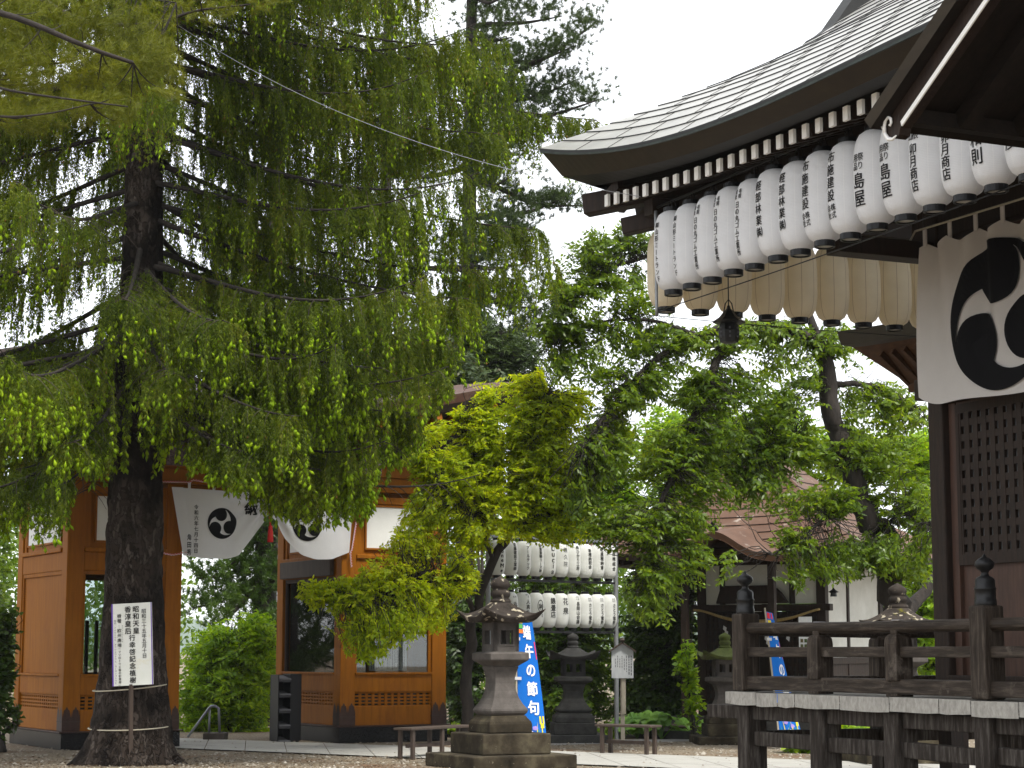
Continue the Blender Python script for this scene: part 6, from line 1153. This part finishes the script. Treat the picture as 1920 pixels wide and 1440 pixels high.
# ------------------------------------------------------------------ shrubs and background trees
def shrub(name, label, cat, stem_px, Y, el, n, leafm, L, Wd, J=12, spray=.5, group=None, nl=4, r=.05, **kw):
    b = P(stem_px, 1390, Y); b[2] = 0; pts = blob(el, n); c = pts.mean(0); lim = []
    for k in range(nl): e = pts[rng.integers(len(pts))]; lim.append((np.array([b+rng.normal(size=3)*np.array([.1, .1, 0]), b*.6+e*.4+np.array([0, 0, .1]), e]), r, r*.15))
    return broad(name, label, cat, lim, pts, M[leafm], L, Wd, J, spray, group, **kw)
B_ = 'trees and shrubs round the precinct'
shrub('bright_bush', 'bright green bush filling the gate passage behind the handrail', 'bush', 430, 38.5, [(400, 1300, 38.5, 75, 110, 1), (470, 1290, 38.5, 60, 110, 1), (400, 1195, 38.7, 40, 30, .9), (480, 1180, 38.2, 40, 45, .7), (360, 1230, 38.5, 28, 30, .5), (500, 1230, 38.5, 40, 70, .8), (440, 1250, 38.7, 60, 50, .8), (410, 1300, 38, 90, 60, .8), (360, 1350, 38.2, 40, 50, .6), (440, 1370, 38, 80, 30, .6)], 2600, 'bush', .115, .05, 14, .6, tilt=.75)
shrub('dark_shrub', 'dark green shrub right of the gate behind the black plinth', 'shrub', 870, 37, [(865, 1250, 37, 45, 140, .9), (905, 1180, 37, 60, 90, .9), (880, 1330, 36.8, 50, 55, .7)], 1000, 'dark_leaf', .11, .055, 13, .5)
shrub('dark_shrub', 'dense shaded shrub behind the lantern frame poles', 'shrub', 1060, 38, [(1010, 1230, 38, 70, 110, 1), (1090, 1220, 38, 80, 110, 1), (1060, 1330, 37.6, 100, 55, .9), (1050, 1110, 38, 110, 40, .8), (1010, 1010, 38, 110, 60, .9)], 1900, 'mid_leaf', .12, .06, 13, .55)
shrub('dark_shrub', 'dark shrub between the notice sign and the small shrine', 'shrub', 1250, 37.5, [(1200, 1240, 37.5, 60, 110, 1), (1270, 1220, 37.5, 55, 130, 1), (1220, 1330, 37, 80, 50, .8), (1250, 1090, 37.5, 80, 60, .8)], 1400, 'dark_leaf', .12, .06, 13, .55)
shrub('young_shrub', 'sparse young shrub with pale leaves beside the small shrine wall', 'shrub', 1300, 34, [(1285, 1240, 34, 22, 50, .25), (1300, 1310, 34, 20, 50, .25)], 70, 'bush', .12, .075, 9, .4, connect=True)
shrub('ivy_shrub', 'dark ivy covered shrub against the outer side of the gate', 'shrub', -10, 30.2, [(5, 1200, 30.2, 30, 90, .5), (-30, 1250, 30.2, 50, 120, .5), (8, 1310, 30.2, 25, 80, .4)], 520, 'dark_leaf', .10, .075, 10, .35)
for k_ in range(3): pad_pine('cedar_tree', ['dark cedar beyond the outer side of the gate', 'second dark cedar beyond the outer side of the gate', 'tall cedar farthest from the gate side'][k_], (-15.5-4*k_, 44+3*k_, 0), 17, .3, [((960-3700*(15.5+4*k_)/(44+3*k_), 950-60*j, 44+3*k_), (960-3700*(15.5+4*k_)/(44+3*k_)+(130 if j % 2 else -130), 960-60*j+30*(j % 3), 44+3*k_-.8), 70, 50) for j in range(-5, 9)], tuft=(.3, .04, 16), dens=.6)
shrub('background_tree', 'leafy tree left behind the gate against the sky', 'tree', -60, 42, [(-20, 1080, 42, 60, 110, 1.2), (10, 1020, 42, 16, 45, .6), (0, 1180, 42, 50, 80, 1), (-60, 900, 42, 80, 150, 1.4)], 500, 'mid_leaf', .13, .07, 13, .6)
shrub('russet_tree', 'grey green tree with russet young leaves above the gate roof', 'tree', 790, 42, [(740, 690, 42, 70, 50, 1.2), (800, 640, 42, 65, 50, 1.2), (850, 700, 42, 70, 50, 1.2), (780, 740, 42, 90, 40, 1), (900, 725, 42, 60, 30, 1), (690, 730, 42, 40, 30, .8)], 1300, 'russet', .14, .055, 13, .6)
shrub('background_tree', 'dark rounded tree between the tall pine and the maple', 'tree', 920, 40, [(920, 700, 43, 60, 60, 1), (980, 660, 43, 50, 45, 1), (900, 640, 43, 50, 50, 1), (1010, 720, 43, 40, 40, .8)], 800, 'conifer', .13, .04, 14, .5)
shrub('background_tree', 'fresh green tree rising behind the small shrine roof', 'tree', 1280, 44, [(1180, 840, 44, 80, 50, 1.4), (1260, 810, 44, 80, 60, 1.4), (1340, 790, 44, 70, 60, 1.4), (1130, 900, 44, 80, 70, 1.4), (1250, 910, 44, 110, 60, 1.4), (1400, 850, 44, 80, 70, 1.4), (1180, 1000, 44, 100, 60, 1.4), (1470, 790, 44, 60, 50, 1.2)], 1900, 'bush', .14, .07, 13, .65)
shrub('background_tree', 'light green tree between the small shrine and the hall pillar', 'tree', 1740, 42, [(1730, 1180, 42, 50, 90, 1.2), (1760, 1080, 42, 60, 80, 1.2), (1740, 960, 42, 60, 80, 1.3), (1700, 850, 42, 90, 60, 1.3), (1780, 1280, 42, 60, 50, 1), (1560, 850, 43, 110, 60, 1.2)], 1500, 'bush', .14, .07, 13, .65)
shrub('low_shrub', 'low leafy plants seen under the veranda floor', 'shrub', 1600, 30, [(1600, 1375, 30, 60, 30, .5), (1740, 1385, 30, 60, 22, .5), (1500, 1390, 30, 40, 22, .4)], 190, 'bush', .13, .075, 10, .4, connect=True)
shrub('low_shrub', 'low clump of grassy green at the foot of the tall pine hedge', 'shrub', 850, 35.5, [(850, 1365, 35.5, 25, 14, .3), (1150, 1370, 35, 30, 16, .3)], 60, 'bush', .14, .03, 10, .35)
# a dense far wood closing the background
n = 5200; wx = R_(n, -24, 30); wy = R_(n, 54, 66); wz = R_(n, 0, 1)**.8*(5.2+1.6*np.sin(wx*.35)+1.2*np.sin(wx*.9+2)); ok = ~((wx > -10.5) & (wx < -6.2)); wx, wy, wz = wx[ok], wy[ok], wz[ok]; n = len(wx)
C0 = np.stack([wx, wy, wz], 1); C0 = (C0[:, None]+rng.normal(size=(n, 16, 3))*np.array([.55, .5, .35])).reshape(-1, 3); k = len(C0); D = unit(rng.normal(size=(k, 3))+np.array([0, -.4, -.5])); S = unit(np.cross(D, rng.normal(size=(k, 3)))); V, f = quads(C0, D, S, R_(k, .18, .3), R_(k, .09, .15)); wd = fastmesh('far_wood', V, f, M['mid_leaf']); tag(wd, 'unbroken green wood closing the view behind the precinct', 'wood', kind='stuff')
# butterbur plants: round leaves on stalks
def butter(px, py, Y, label, k0):
    o = P(px, py, Y); o[2] = 0; t = thing('butterbur_plant', label, 'plant', o, 0, 'butterbur plants by the shrubs'); st_ = MB(); lf = MB()
    for k in range(k0):
        a = rng.uniform(0, 6.28); r = rng.uniform(.05, .42); h = rng.uniform(.18, .42); c = np.array([r*math.cos(a), r*math.sin(a)*.6, h]); R = rng.uniform(.10, .20); st_.tube([(0, 0, 0), c*.5+np.array([0, 0, h*.25]), c], .008, 5); nrm = unit(np.array([math.cos(a)*.5, math.sin(a)*.5-.35, 1.0])); u_ = unit(np.cross(nrm, [0, 1, .1])); w_ = np.cross(nrm, u_); n = 16
        ring_ = [c+R*(.92+.1*math.sin(3*q))*(math.cos(q)*u_+math.sin(q)*w_)+nrm*.03*math.cos(4*q) for q in np.linspace(.2, 2*math.pi-.2, n)]; lf.add([c]+ring_, [(0, i+1, i+2) for i in range(n-1)])
    st_.build('stalks', M['butterbur'], t); lf.build('leaves', M['butterbur'], t, fix=False)
butter(1195, 1372, 34.8, 'butterbur clump nearest the notice sign post', 12); butter(1240, 1368, 34.6, 'butterbur clump midway along the dark kerb', 14); butter(1285, 1372, 35.0, 'butterbur clump nearest the mossy stone lantern', 9)
lg = tag(MB().tube([P(1255, 1362, 34.9), P(1310, 1366, 34.7)], .05, 8).build('fallen_log', M['twig'], None, smooth=True), 'short reddish log lying by the butterbur leaves', 'log')

# fallen needles, bud scales and pebbles over the gravel
n = 9000; lx = np.concatenate([rng.normal(-5.0, 3.2, n//2), R_(n//2, -9, 8)]); ly = np.concatenate([rng.normal(26.6, 1.2, n//2), R_(n//2, 22, 33)]); Pb = np.stack([lx, ly, R_(n, .004, .012)], 1); a = R_(n, 0, 6.28); D = np.stack([np.cos(a), np.sin(a), rng.normal(size=n)*.15], 1); S = unit(np.stack([-np.sin(a), np.cos(a), rng.normal(size=n)*.25], 1)); V, f = quads(Pb, D, S, R_(n, .015, .07), R_(n, .008, .03)); tag(fastmesh('fallen_leaves', V, f, leafmat('dry_litter', [(.1, (.05, .028, .014)), (.5, (.12, .075, .04)), (1, (.20, .16, .09))], .1)), 'dry needles and leaves scattered over the gravel', 'litter', kind='stuff')
n = 7000; k = 6; c = np.stack([R_(n, -9, 9), R_(n, 22, 33.5), np.full(n, .004)], 1); r = R_(n, .010, .026)*(1+R_(n, 0, 1)**8); an_ = np.linspace(0, 2*math.pi, k, endpoint=False)[None]+R_(n, 0, 6)[:, None]; rr = r[:, None]*rng.uniform(.75, 1.2, (n, k)); ring_ = np.stack([c[:, None, 0]+rr*np.cos(an_), c[:, None, 1]+rr*np.sin(an_), np.full((n, k), .003)], 2); top_ = (c+np.stack([r*0, r*0, r*.75], 1))[:, None]; V = np.concatenate([ring_, top_], 1).reshape(-1, 3); i = (np.arange(n)*(k+1))[:, None]; f = np.concatenate([i+np.array([[j, (j+1) % k, k]]) for j in range(k)]); tag(fastmesh('pebbles', V, f, leafmat('pebble_stone', [(.1, (.10, .085, .065)), (.5, (.22, .19, .15)), (1, (.42, .39, .34))], .0, rough=.9, spec=.2)), 'loose pebbles of the gravel yard', 'gravel', kind='stuff')
# ------------------------------------------------------------------ hazy air
hz_ = MB(); hz_.box(-1800, 1800, -80, 3200, -1, 105)
m = bpy.data.materials.new('haze_air'); m.use_nodes = True; nt = m.node_tree; nt.nodes.remove(nt.nodes['Principled BSDF']); v_ = nt.nodes.new('ShaderNodeVolumePrincipled')
v_.inputs['Color'].default_value = (.90, .95, 1.0, 1); v_.inputs['Density'].default_value = 0.00017; nt.links.new(v_.outputs[0], nt.nodes['Material Output'].inputs['Volume'])
tag(hz_.build('haze', m), 'thin hazy air over the valley', kind='stuff')
